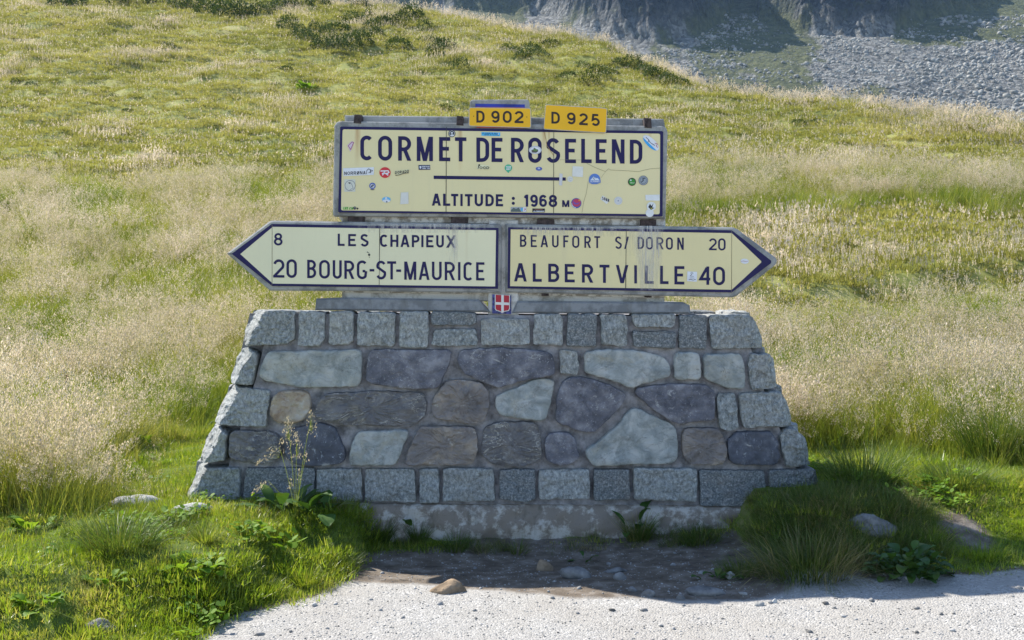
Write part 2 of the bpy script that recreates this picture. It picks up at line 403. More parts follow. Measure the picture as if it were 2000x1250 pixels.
# ------------------------------------------------------------------ ground mesh
def spaced(dense0, dense1, step, lo, hi, g):
    a = list(np.arange(dense0, dense1, step))
    s = step
    while a[-1] < hi: s *= g; a.append(a[-1]+s)
    b = [dense0]; s = step
    while b[-1] > lo: s *= g; b.append(b[-1]-s)
    return np.array(b[:0:-1]+a)
def build_ground():
    xs = spaced(-3.6, 3.8, .045, -170, 190, 1.026); ys = spaced(-3.2, 2.4, .05, -24, 230, 1.022)
    X, Yy = np.meshgrid(xs, ys); Z = ground_z(X, Yy)
    nx, ny = len(xs), len(ys)
    i = np.arange(nx-1)[None, :]+np.arange(ny-1)[:, None]*nx
    F = np.stack([i, i+1, i+1+nx, i+nx], -1).reshape(-1, 4)
    V = np.stack([X, Yy, Z], -1).reshape(-1, 3)
    x, y = V[:, 0], V[:, 1]
    d = y-ybound(x)+.14*fbm(x*2.1, y*2.1, 3, 7)
    grav = 1-sstep(-.14, .1, d)
    # dug-out strip before the foundation: earth, coloured darker to deepen the wall's shadow
    zone = sstep(-1.55, -1.05, y+.25*np.sin(x*1.3))*sstep(-1.5, -.9, x)*sstep(1.9, 1.2, x)
    dirt = np.maximum((1-sstep(-.1, .2, d))*1.0, sstep(1.7, 1.2, np.abs(x))*sstep(.5, .1, y)*.0)
    grav = grav*(1-.85*zone)
    # bare gravel patch on the right
    px, py, _ = hit(1885, 1035)
    patch = np.exp(-((x-px)/.17)**2-((y-py)/.26)**2)
    grav = np.maximum(grav, patch*.4)
    far = sstep(12, 18, y+CAM_D)
    o = mesh('ground', V, F, M['ground'], smooth=True, attrs={'gravel': grav, 'dirt': np.maximum(dirt, patch), 'far': far})
    tag(o, 'gravel road edge and grassy hillside rising behind the stone wall', None, kind='structure')
    return o
build_ground()

# ------------------------------------------------------------------ mountain
def mountain():
    us = np.linspace(-.40, .80, 860); Ys = np.concatenate([np.linspace(230, 460, 80), np.linspace(462, 640, 250), np.linspace(645, 1000, 24)])
    U, YY = np.meshgrid(us, Ys); X = U*YY
    # foot of the cliffs in metres from the eye, as a function of bearing
    foot = np.interp(U, [-.5, -.02, .03, .055, .09, .12, .17, .20, .215, .23, .27, .33, .355, .375, .42, .476, .6, .95],
                        [620, 560, 548, 520, 497, 482, 500, 545, 640, 540, 512, 503, 506, 530, 560, 600, 620, 640])
    foot = foot+10*fbm(U*22, YY*.02, 4, 31)+11*fbm(U*30+YY*.035, YY*.012, 4, 33, .55, True)*sstep(455, 500, YY)
    zb = 43+.0*X
    scree = zb+.46*(np.minimum(YY, foot)-335)*1.0 + 0.10*np.maximum(0, 335-YY)*-1
    scree = scree + 5*fbm(X*.018, YY*.018, 4, 40)
    # cliffs in steps
    e = np.maximum(0, YY-foot)
    jag = fbm(X*.035, YY*.03, 5, 50, .55, True)
    cliff = 2.05*e*(1+.22*fbm(X*.02, YY*.012, 3, 61)) + np.minimum(1, e/10)*(6*(jag-.1)+4.5*fbm(X*.11, YY*.11, 4, 55, .6)+2.2*fbm(X*.4, YY*.4, 2, 57))
    top = 166+14*fbm(X*.012, YY*.003, 3, 71)
    Z = scree+cliff
    Z = np.where(Z > top, top+(Z-top)*.25, Z)
    Z = Z + .9*fbm(X*.16, YY*.16, 3, 66)*sstep(300, 420, YY)
    XX = X + np.minimum(1, e/15)*8*fbm(Z*.05, U*30, 3, 81)
    nx, ny = len(us), len(Ys)
    i = np.arange(nx-1)[None, :]+np.arange(ny-1)[:, None]*nx
    F = np.stack([i, i+1, i+1+nx, i+nx], -1).reshape(-1, 4)
    w_ = np.minimum(1, e/8)
    YD = w_*(6*fbm(X*.05, Z*.07, 4, 91, .55, True)+2.6*fbm(X*.2, Z*.22, 3, 95, .6, True)-2)
    V = np.stack([XX, YY-CAM_D+YD, Z], -1).reshape(-1, 3)
    t = NT('mountain_rock'); p = t.coord()
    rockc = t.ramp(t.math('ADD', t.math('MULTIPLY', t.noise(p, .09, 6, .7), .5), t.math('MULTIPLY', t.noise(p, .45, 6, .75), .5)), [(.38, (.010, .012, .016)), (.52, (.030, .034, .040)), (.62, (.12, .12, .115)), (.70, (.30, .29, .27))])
    vo = t.voro(p, .55, 'F1', 'Color'); vs_ = t.sep(vo)
    sc = t.ramp(t.math('ADD', t.math('MULTIPLY', vs_[0], .6), t.math('MULTIPLY', t.noise(p, .5, 5, .7), .4)), [(.2, (.09, .09, .083)), (.5, (.18, .178, .165)), (.75, (.30, .295, .275))])
    gr = t.ramp(t.noise(p, .25, 4, .6), [(.35, (.055, .065, .028)), (.6, (.115, .125, .05)), (.75, (.16, .145, .08))])
    gmask = t.attr('turf'); nn = t.noise(t.scaled(p, (1, .5, .5)), .045, 6, .65)
    gm = t.val(t.math('ADD', t.math('SUBTRACT', nn, .5), t.math('MULTIPLY', t.math('SUBTRACT', gmask, .5), .45)), -.02, .05)
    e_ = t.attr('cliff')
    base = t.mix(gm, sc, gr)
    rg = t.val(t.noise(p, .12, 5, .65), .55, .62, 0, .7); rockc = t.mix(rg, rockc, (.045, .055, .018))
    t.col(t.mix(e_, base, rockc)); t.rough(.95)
    h = t.math('ADD', t.math('MULTIPLY', t.noise(p, .35, 8, .72), 1.0), t.math('MULTIPLY', t.math('SUBTRACT', 1.0, t.voro(p, .55)), .35))
    t.bump(h, 1.0, 3.5)
    u = U.ravel(); Yv = YY.ravel()
    turf = .35+.5*np.exp(-((u-.25)/.055)**2)*(Yv > 380) + .45*np.exp(-((u-.195)/.02)**2) - .6*sstep(.3, .42, u)*(Yv < 480) + .55*sstep(480, 510, Yv)*sstep(.33, .38, u) - .5*np.exp(-((u-.31)/.03)**2)
    turf = turf + .45*sstep(.04, .0, u) + .6*np.exp(-((u-.33)/.05)**2-((Yv-405)/12)**2)
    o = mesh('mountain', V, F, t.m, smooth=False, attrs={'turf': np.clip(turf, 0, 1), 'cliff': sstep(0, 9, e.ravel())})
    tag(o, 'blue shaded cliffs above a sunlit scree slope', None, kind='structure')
    return us, Ys, Z, foot
MU, MY, MZ, MF = mountain()
def mount_z(u, Y):
    from bisect import bisect
    i = np.clip(np.searchsorted(MU, u)-1, 0, len(MU)-2); j = np.clip(np.searchsorted(MY, Y)-1, 0, len(MY)-2)
    fu = (u-MU[i])/(MU[i+1]-MU[i]); fy = (Y-MY[j])/(MY[j+1]-MY[j])
    return (MZ[j, i]*(1-fu)+MZ[j, i+1]*fu)*(1-fy)+(MZ[j+1, i]*(1-fu)+MZ[j+1, i+1]*fu)*fy

# ------------------------------------------------------------------ stone wall
zA = lambda pts: [(350+a/3.049, 590+b/3.049) for a, b in pts]
zB = lambda pts: [(980+a/3.049, 590+b/3.049) for a, b in pts]
WALL_DEPTH = .85
wall = thing('stone_wall', 'tapering wall of squared granite and dark field stones that carries the road signs', 'stone wall', (0, .4, .1))
# mortar core
c_px = [(486, 612), (1468, 618), (1492, 690), (1530, 770), (1592, 930), (1604, 995), (360, 985), (372, 925), (440, 760), (468, 690)]
def prism(name, poly_px, yf, yb, mat, parent, bevel=0, loc=None, zoff=0, taper=None, smooth=False):
    """vertical slab whose outline, seen at its front plane yf, is poly_px"""
    f = [Vector(Pw(a, b, yf)) for a, b in poly_px]
    n = len(f)
    if bevel:
        ins = inset([(p.x, p.z) for p in f], bevel)
        V = [(a, yf, b) for a, b in ins]+[(p.x, yf+bevel, p.z) for p in f]+[(p.x, yb, p.z) for p in f]
        F = [list(range(n))]
        for r in range(2):
            for i in range(n):
                j = (i+1) % n; F.append([r*n+i, (r+1)*n+i, (r+1)*n+j, r*n+j])
        F.append(list(range(3*n-1, 2*n-1, -1)))
    else:
        V = [(p.x, yf, p.z) for p in f]+[(p.x, yb, p.z) for p in f]
        F = [list(range(n)), list(range(2*n-1, n-1, -1))]+[[i, n+i, n+(i+1) % n, (i+1) % n] for i in range(n)]
    area = sum(f[i].x*f[(i+1) % n].z-f[(i+1) % n].x*f[i].z for i in range(n))
    if area < 0: F = [g[::-1] for g in F]
    return mesh(name, V, F, mat, parent, loc=loc, smooth=smooth)
def inset(pts, d):
    n = len(pts); area = sum(pts[i][0]*pts[(i+1) % n][1]-pts[(i+1) % n][0]*pts[i][1] for i in range(n))
    s = 1 if area > 0 else -1; out = []
    for i in range(n):
        p0, p1, p2 = Vector(pts[i-1]), Vector(pts[i]), Vector(pts[(i+1) % n])
        e1 = (p1-p0).normalized(); e2 = (p2-p1).normalized()
        n1 = Vector((-e1.y, e1.x))*s; n2 = Vector((-e2.y, e2.x))*s
        m = n1+n2; m = m/max(.3, m.length_squared)*2 if m.length > 1e-6 else n1
        out.append(tuple(p1+m*d))
    return out
prism('mortar_core', [(530, 612), (1450, 619), (1483, 740), (1563, 935), (1575, 1012), (412, 1012), (442, 925), (500, 740)], .02, .02+WALL_DEPTH, M['mortar'], wall)
prism('mortar_core', [(488, 612), (1470, 619), (1508, 740), (1585, 935), (1597, 1012), (372, 1012), (400, 925), (458, 740)], .14, .02+WALL_DEPTH-.004, M['mortar'], wall)

def chaikin(pts, it=2, q=.22):
    for _ in range(it):
        o = []
        for i in range(len(pts)):
            a, b = pts[i], pts[(i+1) % len(pts)]
            o.append((a[0]+(b[0]-a[0])*q, a[1]+(b[1]-a[1])*q)); o.append((b[0]-(b[0]-a[0])*q, b[1]-(b[1]-a[1])*q))
        pts = o
    return pts
def resample(pts, n):
    P_ = np.array(pts+[pts[0]]); d = np.r_[0, np.cumsum(np.hypot(*np.diff(P_, axis=0).T))]
    t = np.linspace(0, d[-1], n, endpoint=False)
    return np.stack([np.interp(t, d, P_[:, 0]), np.interp(t, d, P_[:, 1])], 1)
def fillet(c, r, n=4):
    out = []; m = len(c)
    for i in range(m):
        p0, p1, p2 = Vector(c[i-1]), Vector(c[i]), Vector(c[(i+1) % m])
        a = p1+(p0-p1).normalized()*min(r, (p0-p1).length*.42); b = p1+(p2-p1).normalized()*min(r, (p2-p1).length*.42)
        for k in range(n+1):
            s = k/n; out.append(tuple(a*(1-s)**2+p1*2*s*(1-s)+b*s*s))
    return out
def stone(poly, kind, proud=.022, side=0, seed=0, rough=1.0):
    pw = [(Pw(a, b)[0], Pw(a, b)[2]) for a, b in poly]
    n = 72
    pw = fillet(pw, random.uniform(.010, .020) if kind in ('granite', 'dark_granite') else random.uniform(.022, .045))
    P_ = resample(inset(pw, -.004), n)
    sv = Vector((seed*3.1, seed*1.7, 0))
    cen = P_.mean(0)
    for i in range(n):
        v = mnoise.noise_vector(Vector((P_[i, 0]*22, P_[i, 1]*22, 0))+sv); P_[i] += np.array((v.x, v.z))*.006*rough; v = mnoise.noise_vector(Vector((P_[i, 0]*55, P_[i, 1]*55, 0))+sv); P_[i] += np.array((v.x, v.z))*.0036*rough
    pr = proud*(.8+.5*random.random())
    tiltx, tiltz = random.uniform(-.03, .03), random.uniform(-.05, .05)
    ins1 = np.array(inset([tuple(p) for p in P_], .003)); ins2 = np.array(inset([tuple(p) for p in P_], .009))
    rings = [(P_*1.0, .16 if not side else .3), (P_, 0.015), (ins1, -pr*.85), (ins2, -pr)]
    for s in (.9, .8, .68, .56, .44, .32, .2, .1): rings.append((cen+(P_-cen)*s*.96, -pr*1.05))
    V = []
    xmin, xmax = P_[:, 0].min(), P_[:, 0].max()
    zmin, zmax = P_[:, 1].min(), P_[:, 1].max()
    amp = .006 if kind in ('green', 'dark_granite', 'slate', 'purple') else .010
    if kind in ('vein', 'ochre', 'brown'): amp = .016
    for k, (ring, yy) in enumerate(rings):
        for (x, z) in ring:
            y = yy
            if k >= 2:
                w = min(1, (k-1)/2)
                y += (x-cen[0])*tiltx+(z-cen[1])*tiltz
                y += w*(mnoise.fractal(Vector((x*9, 3.3, z*9))+sv, .6, 2.1, 5))*amp*1.3
                if side: y += w*.008*mnoise.noise(Vector((x*45, 2.2, z*45))+sv)
                if kind in ('vein', 'green'):   # a split layer
                    y += w*.004*math.tanh(5*mnoise.noise(Vector((x*5, 7.7, z*9))+sv))
            if side:
                d = (x-xmin) if side < 0 else (xmax-x)
                h = (zmax-z)/(zmax-zmin)
                xe = d
                if k >= 1:
                    if side < 0:
                        bev = max(0, .115-xe+.5*(z-(zmin+zmax)/2)+.02*mnoise.noise(Vector((x*7, 9.1, z*7))+sv))
                        y = min(.26, y+bev*1.7*(1 if k > 1 else .8))
                        c = mnoise.noise(Vector((x*14, 1.3, z*14))+sv)+.7*mnoise.noise(Vector((x*33, 5.3, z*33))+sv)
                        if k >= 2: y += .026*c*(1 if bev > 0 else .2)
                    else:
                        bev = max(0, .07-xe)
                        y += bev*.9
                        if k >= 2: y += .012*mnoise.noise(Vector((x*16, 1.3, z*16))+sv)
            V.append((x, y, z))
    V.append((cen[0], -pr*1.08+(mnoise.noise(Vector((cen[0]*9, 3.3, cen[1]*9))+sv))*amp, cen[1]))
    F = []
    for k in range(len(rings)-1):
        for i in range(n):
            j = (i+1) % n; F.append([k*n+i, (k+1)*n+i, (k+1)*n+j, k*n+j])
    for i in range(n): F.append([(len(rings)-1)*n+i, len(V)-1, (len(rings)-1)*n+(i+1) % n])
    area = float(np.sum(P_[:, 0]*np.roll(P_[:, 1], -1)-np.roll(P_[:, 0], -1)*P_[:, 1]))
    if area > 0: F = [f[::-1] for f in F]
    return mesh('stone', V, F, M[kind], wall, smooth=(side == 0 and kind in ('green', 'slate', 'ochre')))
G, DG, GR, PU, VE, BR, OC, SL = 'granite', 'dark_granite', 'green', 'purple', 'vein', 'brown', 'ochre', 'slate'
stones = [
 (zA([(405,50),(690,55),(690,210),(640,250),(375,260),(360,170)]), G, -1), (zA([(720,55),(870,60),(865,210),(840,262),(708,258)]), G, 0),
 (zA([(900,60),(1030,55),(1042,80),(1035,230),(1010,252),(893,252)]), G, 0), (zA([(1070,60),(1288,65),(1283,262),(1060,255)]), G, 0),
 (zA([(1315,58),(1485,58),(1480,270),(1312,268)]), G, 0), (zA([(1503,60),(1770,65),(1765,125),(1740,138),(1503,135)]), DG, 0),
 (zA([(1520,165),(1765,162),(1778,230),(1770,258),(1503,258)]), G, 0),
 (zA([(350,280),(400,275),(462,310),(455,400),(435,492),(300,488),(283,450),(310,340)]), G, -1),
 (zA([(525,295),(1090,285),(1088,400),(1075,500),(750,508),(690,500),(480,455),(475,420)]), GR, 0),
 (zA([(1130,300),(1160,285),(1620,285),(1618,330),(1545,515),(1310,510),(1120,480),(1112,440)]), PU, 0),
 (zA([(290,500),(538,530),(518,745),(195,725),(215,620)]), G, -1),
 (zA([(600,530),(740,525),(778,550),(782,640),(730,710),(650,728),(590,718),(545,670),(555,580)]), OC, 0),
 (zA([(870,545),(1180,530),(1450,540),(1475,600),(1460,690),(1380,742),(930,725),(810,680),(820,610)]), VE, 0),
 (zA([(1590,470),(1700,460),(1800,480),(1845,530),(1843,640),(1810,715),(1740,722),(1520,690),(1503,620),(1515,570)]), BR, 0),
 (zA([(170,760),(250,750),(285,780),(270,945),(110,955),(120,830)]), G, -1),
 (zA([(305,765),(540,770),(610,800),(605,920),(520,965),(300,935)]), VE, 0),
 (zA([(650,760),(840,715),(930,745),(990,900),(985,950),(850,975),(700,965),(635,910)]), SL, 0),
 (zA([(1070,770),(1340,760),(1368,770),(1290,970),(1015,970),(1020,880),(1040,820)]), GR, 0),
 (zA([(1430,742),(1740,742),(1770,760),(1775,900),(1740,965),(1360,968),(1348,930)]), BR, 0),
 (zA([(80,990),(365,985),(360,1170),(300,1185),(20,1160),(60,1060)]), G, -1), (zA([(400,990),(810,985),(805,1150),(700,1180),(380,1175)]), DG, 0),
 (zA([(825,995),(1085,990),(1088,1180),(940,1185),(820,1170)]), G, 0), (zA([(1110,992),(1400,995),(1408,1185),(1110,1180)]), G, 0),
 (zA([(1435,990),(1545,990),(1550,1195),(1435,1195)]), G, 0), (zA([(1575,990),(1870,990),(1880,1180),(1570,1185)]), G, 0),
 (zB([(-120,100),(160,98),(165,250),(-120,255)]), G, 0), (zB([(195,75),(350,72),(362,110),(360,258),(190,252)]), G, 0),
 (zB([(395,72),(562,75),(560,262),(385,262)]), DG, 0), (zB([(590,75),(742,78),(745,250),(730,262),(593,248)]), G, 0),
 (zB([(772,75),(1030,72),(1028,135),(1010,150),(790,148)]), G, 0), (zB([(780,175),(1032,178),(1032,268),(1010,275),(785,262)]), DG, 0),
 (zB([(1058,80),(1218,80),(1215,275),(1055,272)]), DG, 0), (zB([(1232,80),(1480,78),(1555,200),(1555,275),(1250,275)]), G, 1),
 (zB([(-251,292),(-190,282),(0,272),(250,290),(305,320),(320,430),(100,470),(0,505),(-30,505),(-215,430),(-268,360)]), PU, 0),
 (zB([(345,285),(448,290),(455,420),(440,432),(348,425)]), G, 0),
 (zB([(495,295),(640,280),(820,290),(960,325),(1005,380),(1005,440),(820,490),(770,512),(690,475),(490,420)]), GR, 0),
 (zB([(1028,300),(1170,300),(1188,460),(1028,458)]), GR, 0), (zB([(1200,310),(1415,310),(1435,340),(1448,480),(1440,515),(1340,510),(1205,455)]), GR, 0),
 (zB([(1475,312),(1590,310),(1620,340),(1645,510),(1490,522),(1465,380)]), G, 1),
 (zB([(-40,565),(0,545),(200,460),(260,453),(318,475),(265,690),(240,708),(0,675),(-30,650)]), GR, 0),
 (zB([(380,450),(470,443),(620,485),(730,540),(742,575),(590,740),(520,782),(320,715),(330,540)]), PU, 0),
 (zB([(800,510),(1000,488),(1210,490),(1265,530),(1265,700),(1180,705),(1050,722),(990,700),(880,620),(790,545)]), PU, 0),
 (zB([(1283,545),(1390,548),(1405,750),(1350,765),(1298,750),(1280,640)]), G, 0),
 (zB([(1410,545),(1660,535),(1710,620),(1740,735),(1435,745),(1415,640)]), G, 1),
 (zB([(-100,740),(0,712),(200,715),(235,800),(235,930),(150,975),(0,980),(-40,972),(-125,900)]), VE, 0),
 (zB([(290,778),(390,775),(440,820),(458,930),(400,965),(320,968),(260,930),(258,810)]), PU, 0),
 (zB([(780,618),(880,670),(1020,730),(1045,800),(1045,940),(980,960),(740,962),(540,975),(490,880),(580,830),(700,720)]), GR, 0),
 (zB([(1080,750),(1290,750),(1330,830),(1335,930),(1310,965),(1130,968),(1085,930),(1070,850)]), BR, 0),
 (zB([(1390,775),(1600,770),(1640,830),(1648,930),(1620,970),(1385,965),(1350,930),(1342,830)]), SL, 0),
 (zB([(1690,760),(1750,755),(1820,830),(1838,900),(1835,970),(1690,978),(1670,880),(1650,790)]), G, 1),
 (zB([(-12,995),(195,995),(200,1170),(150,1188),(-10,1170)]), DG, 0), (zB([(220,1000),(520,995),(525,1165),(222,1170)]), G, 0),
 (zB([(545,995),(755,995),(762,1170),(550,1180)]), DG, 0), (zB([(780,985),(915,990),(1160,990),(1160,1185),(790,1170)]), G, 0),
 (zB([(1175,1000),(1560,1005),(1575,1195),(1540,1215),(1185,1210)]), DG, 0), (zB([(1590,1000),(1860,995),(1915,1160),(1915,1220),(1600,1210)]), DG, 1),
]
special = {11: 'ochre stone with a rust-brown pit', 15: 'dark stone crossed by a pale wavy vein', 12: 'long brownish stone with white crusts', 47: 'large pale green triangular stone',
           40: 'dark purple stone with a pale broken lower edge', 35: 'pale green stone bulging downwards'}
for i, (poly, kind, side) in enumerate(stones):
    o = stone(poly, kind, .022 if kind in (G, DG) else .028, side, i+1)
    if i in special: o['label'] = special[i]
# side faces and back: plain squared stones
def block(cx, cy_, cz, sx, sy, sz, seed, rotz=0):
    V = []; F = []; n = 4
    pts = {}
    def vid(p):
        k = tuple(round(c, 4) for c in p)
        if k not in pts: pts[k] = len(V); V.append(k)
        return pts[k]
    for ax in range(3):
        for s in (-1, 1):
            for a in range(n):
                for b in range(n):
                    q = []
                    for (i, j) in ((a, b), (a+1, b), (a+1, b+1), (a, b+1)):
                        c = [0, 0, 0]; c[ax] = s; c[(ax+1) % 3] = -1+2*i/n; c[(ax+2) % 3] = -1+2*j/n; q.append(vid(c))
                    F.append(q if s > 0 else q[::-1])
    out = []
    for (x, y, z) in V:
        r = (abs(x)**8+abs(y)**8+abs(z)**8)**(1/8); x, y, z = x/r, y/r, z/r
        nv = mnoise.noise_vector(Vector((x*2+seed, y*2, z*2)))*.10
        out.append((cx+(x+nv.x)*sx/2, cy_+(y+nv.y)*sy/2, cz+(z+nv.z)*sz/2))
    return out, F
rows = [(607, 675), (681, 752), (757, 836), (838, 905), (910, 985)]
el = [(478, 1480), (455, 1515), (425, 1545), (392, 1582), (362, 1602)]
for r, ((a, b), (xl, xr)) in enumerate(zip(rows, el)):
    z1, z0 = Pw(0, a)[2], Pw(0, b)[2]
    for side, px in ((-1, xl), (1, xr)):
        x = Pw(px, 0)[0]
        for k in range(2):
            yc = .42+.27*k+(.05 if r % 2 else 0)
            if yc > .80: yc = .76
            v, f = block(x-side*.055, yc, (z0+z1)/2, .16, .24, (z1-z0)*.95, r*7+k+side*40)
            mesh('stone', v, f, M['granite'], wall)
    xl_, xr_ = Pw(xl, 0)[0]+.1, Pw(xr, 0)[0]-.1; nb = 9
    for k in range(nb):
        w = (xr_-xl_)/nb
        v, f = block(xl_+w*(k+.5), .85, (z0+z1)/2, w*.93, .14, (z1-z0)*.9, r*11+k+200)
        mesh('stone', v, f, M[[G, DG, GR, PU, BR][(r*3+k*2) % 5]], wall)
# foundation
def foundation():
    nx, nz = 130, 16; xs = np.linspace(Pw(648, 0)[0], Pw(1610, 0)[0], nx)
    V = []; 
    for j in range(nz):
        for x in xs:
            t = j/(nz-1); z = -.16+t*(.222+.16) - (.012*(x+1.1)*.8)
            y = -.075 + .035*t**6*1.5 - .03*(1-t) + .035*mnoise.fractal(Vector((x*5, t*3, .4)), .7, 2, 5)+.02*mnoise.noise(Vector((x*20, t*9, 2)))
            V.append((x, y, z))
    F = [[j*nx+i, j*nx+i+1, (j+1)*nx+i+1, (j+1)*nx+i] for j in range(nz-1) for i in range(nx-1)]
    b0 = len(V)
    for x in xs:
        V.append((x, .1, V[(nz-1)*nx][2]))
    F += [[(nz-1)*nx+i, (nz-1)*nx+i+1, b0+i+1, b0+i] for i in range(nx-1)]
    mesh('foundation', V, F, M['plinth_concrete'], wall, smooth=True)
foundation()

# ------------------------------------------------------------------ concrete frame behind the signs
frame = thing('concrete_frame', 'weathered concrete panel and ledge standing on top of the stone wall, behind the signs', 'concrete panel', (0, .2, 1.47))
YF = .075   # face of the panel
prism('ledge', [(617, 583), (664, 581), (935, 585), (958, 610), (615, 606)], .01, .50, M['ledge_concrete'], frame, .012)
prism('ledge', [(1010, 588), (1335, 590), (1348, 597), (1349, 613), (1000, 612)], .01, .50, M['ledge_concrete'], frame, .012)
prism('panel', [(668, 424), (1300, 431), (1298, 592), (668, 586)], YF, YF+.14, M['panel_concrete'], frame, .008)
prism('pillar', [(955, 430), (1012, 430), (1013, 616), (953, 616)], .03, .3, M['panel_concrete'], frame, .008)
prism('upper_beam', [(673, 225), (1296, 232), (1299, 247), (1299, 300), (673, 300)], YF+.012, YF+.15, M['sign_concrete'], frame, .006)
prism('upper_panel', [(669, 300), (1299, 300), (1299, 424), (669, 424)], YF+.015, YF+.13, M['sign_concrete'], frame)
prism('flaking_strip', [(655, 416), (1300, 425), (1298, 441), (668, 433)], YF-.02, YF+.02, M['flaking_concrete'], frame, .004)
prism('flaking_strip', [(668, 563), (958, 567), (958, 574), (668, 571)], YF-.015, YF+.02, M['flaking_concrete'], frame, .003)
prism('flaking_strip', [(1013, 569), (1298, 575), (1298, 582), (1013, 576)], YF-.015, YF+.02, M['flaking_concrete'], frame, .003)

# ------------------------------------------------------------------ sign lettering
def stadium(cx, cy_, rx_, ry_, hs, a0, a1, n=22):
    """arc of an upright stadium: ellipse ends rx,ry, straight sides of half length hs"""
    pts = []
    for k in range(n+1):
        a = math.radians(a0+(a1-a0)*k/n); s = math.sin(a)
        pts.append((cx+rx_*math.cos(a), cy_+ry_*s+(hs if s > 1e-6 else (-hs if s < -1e-6 else 0))))
    return pts
def ribbon(pts, t, closed=False, cap=True, n0=0):
    """flat strip of width t along pts"""
    P_ = [Vector(p) for p in pts]; Q = [P_[0]]
    for p in P_[1:]:
        if (p-Q[-1]).length > 1e-5: Q.append(p)
    P_ = Q
    if closed and (P_[0]-P_[-1]).length < 1e-5: P_.pop()
    if cap and not closed:
        P_[0] = P_[0]+(P_[0]-P_[1]).normalized()*t/2; P_[-1] = P_[-1]+(P_[-1]-P_[-2]).normalized()*t/2
    n = len(P_); V = []
    for i in range(n):
        if closed: a, b = P_[i-1], P_[(i+1) % n]
        else: a, b = P_[max(0, i-1)], P_[min(n-1, i+1)]
        e1 = (P_[i]-a); e2 = (b-P_[i])
        e1 = e1.normalized() if e1.length > 1e-9 else e2.normalized(); e2 = e2.normalized() if e2.length > 1e-9 else e1
        n1 = Vector((-e1.y, e1.x)); n2 = Vector((-e2.y, e2.x)); m = n1+n2
        m = m/max(.35, m.length_squared/2)
        V += [tuple(P_[i]+m*t/2), tuple(P_[i]-m*t/2)]
    F = [[n0+2*i, n0+2*i+1, n0+2*i+3, n0+2*i+2] for i in range(n-1)]
    if closed: F.append([n0+2*n-2, n0+2*n-1, n0+1, n0])
    return V, F
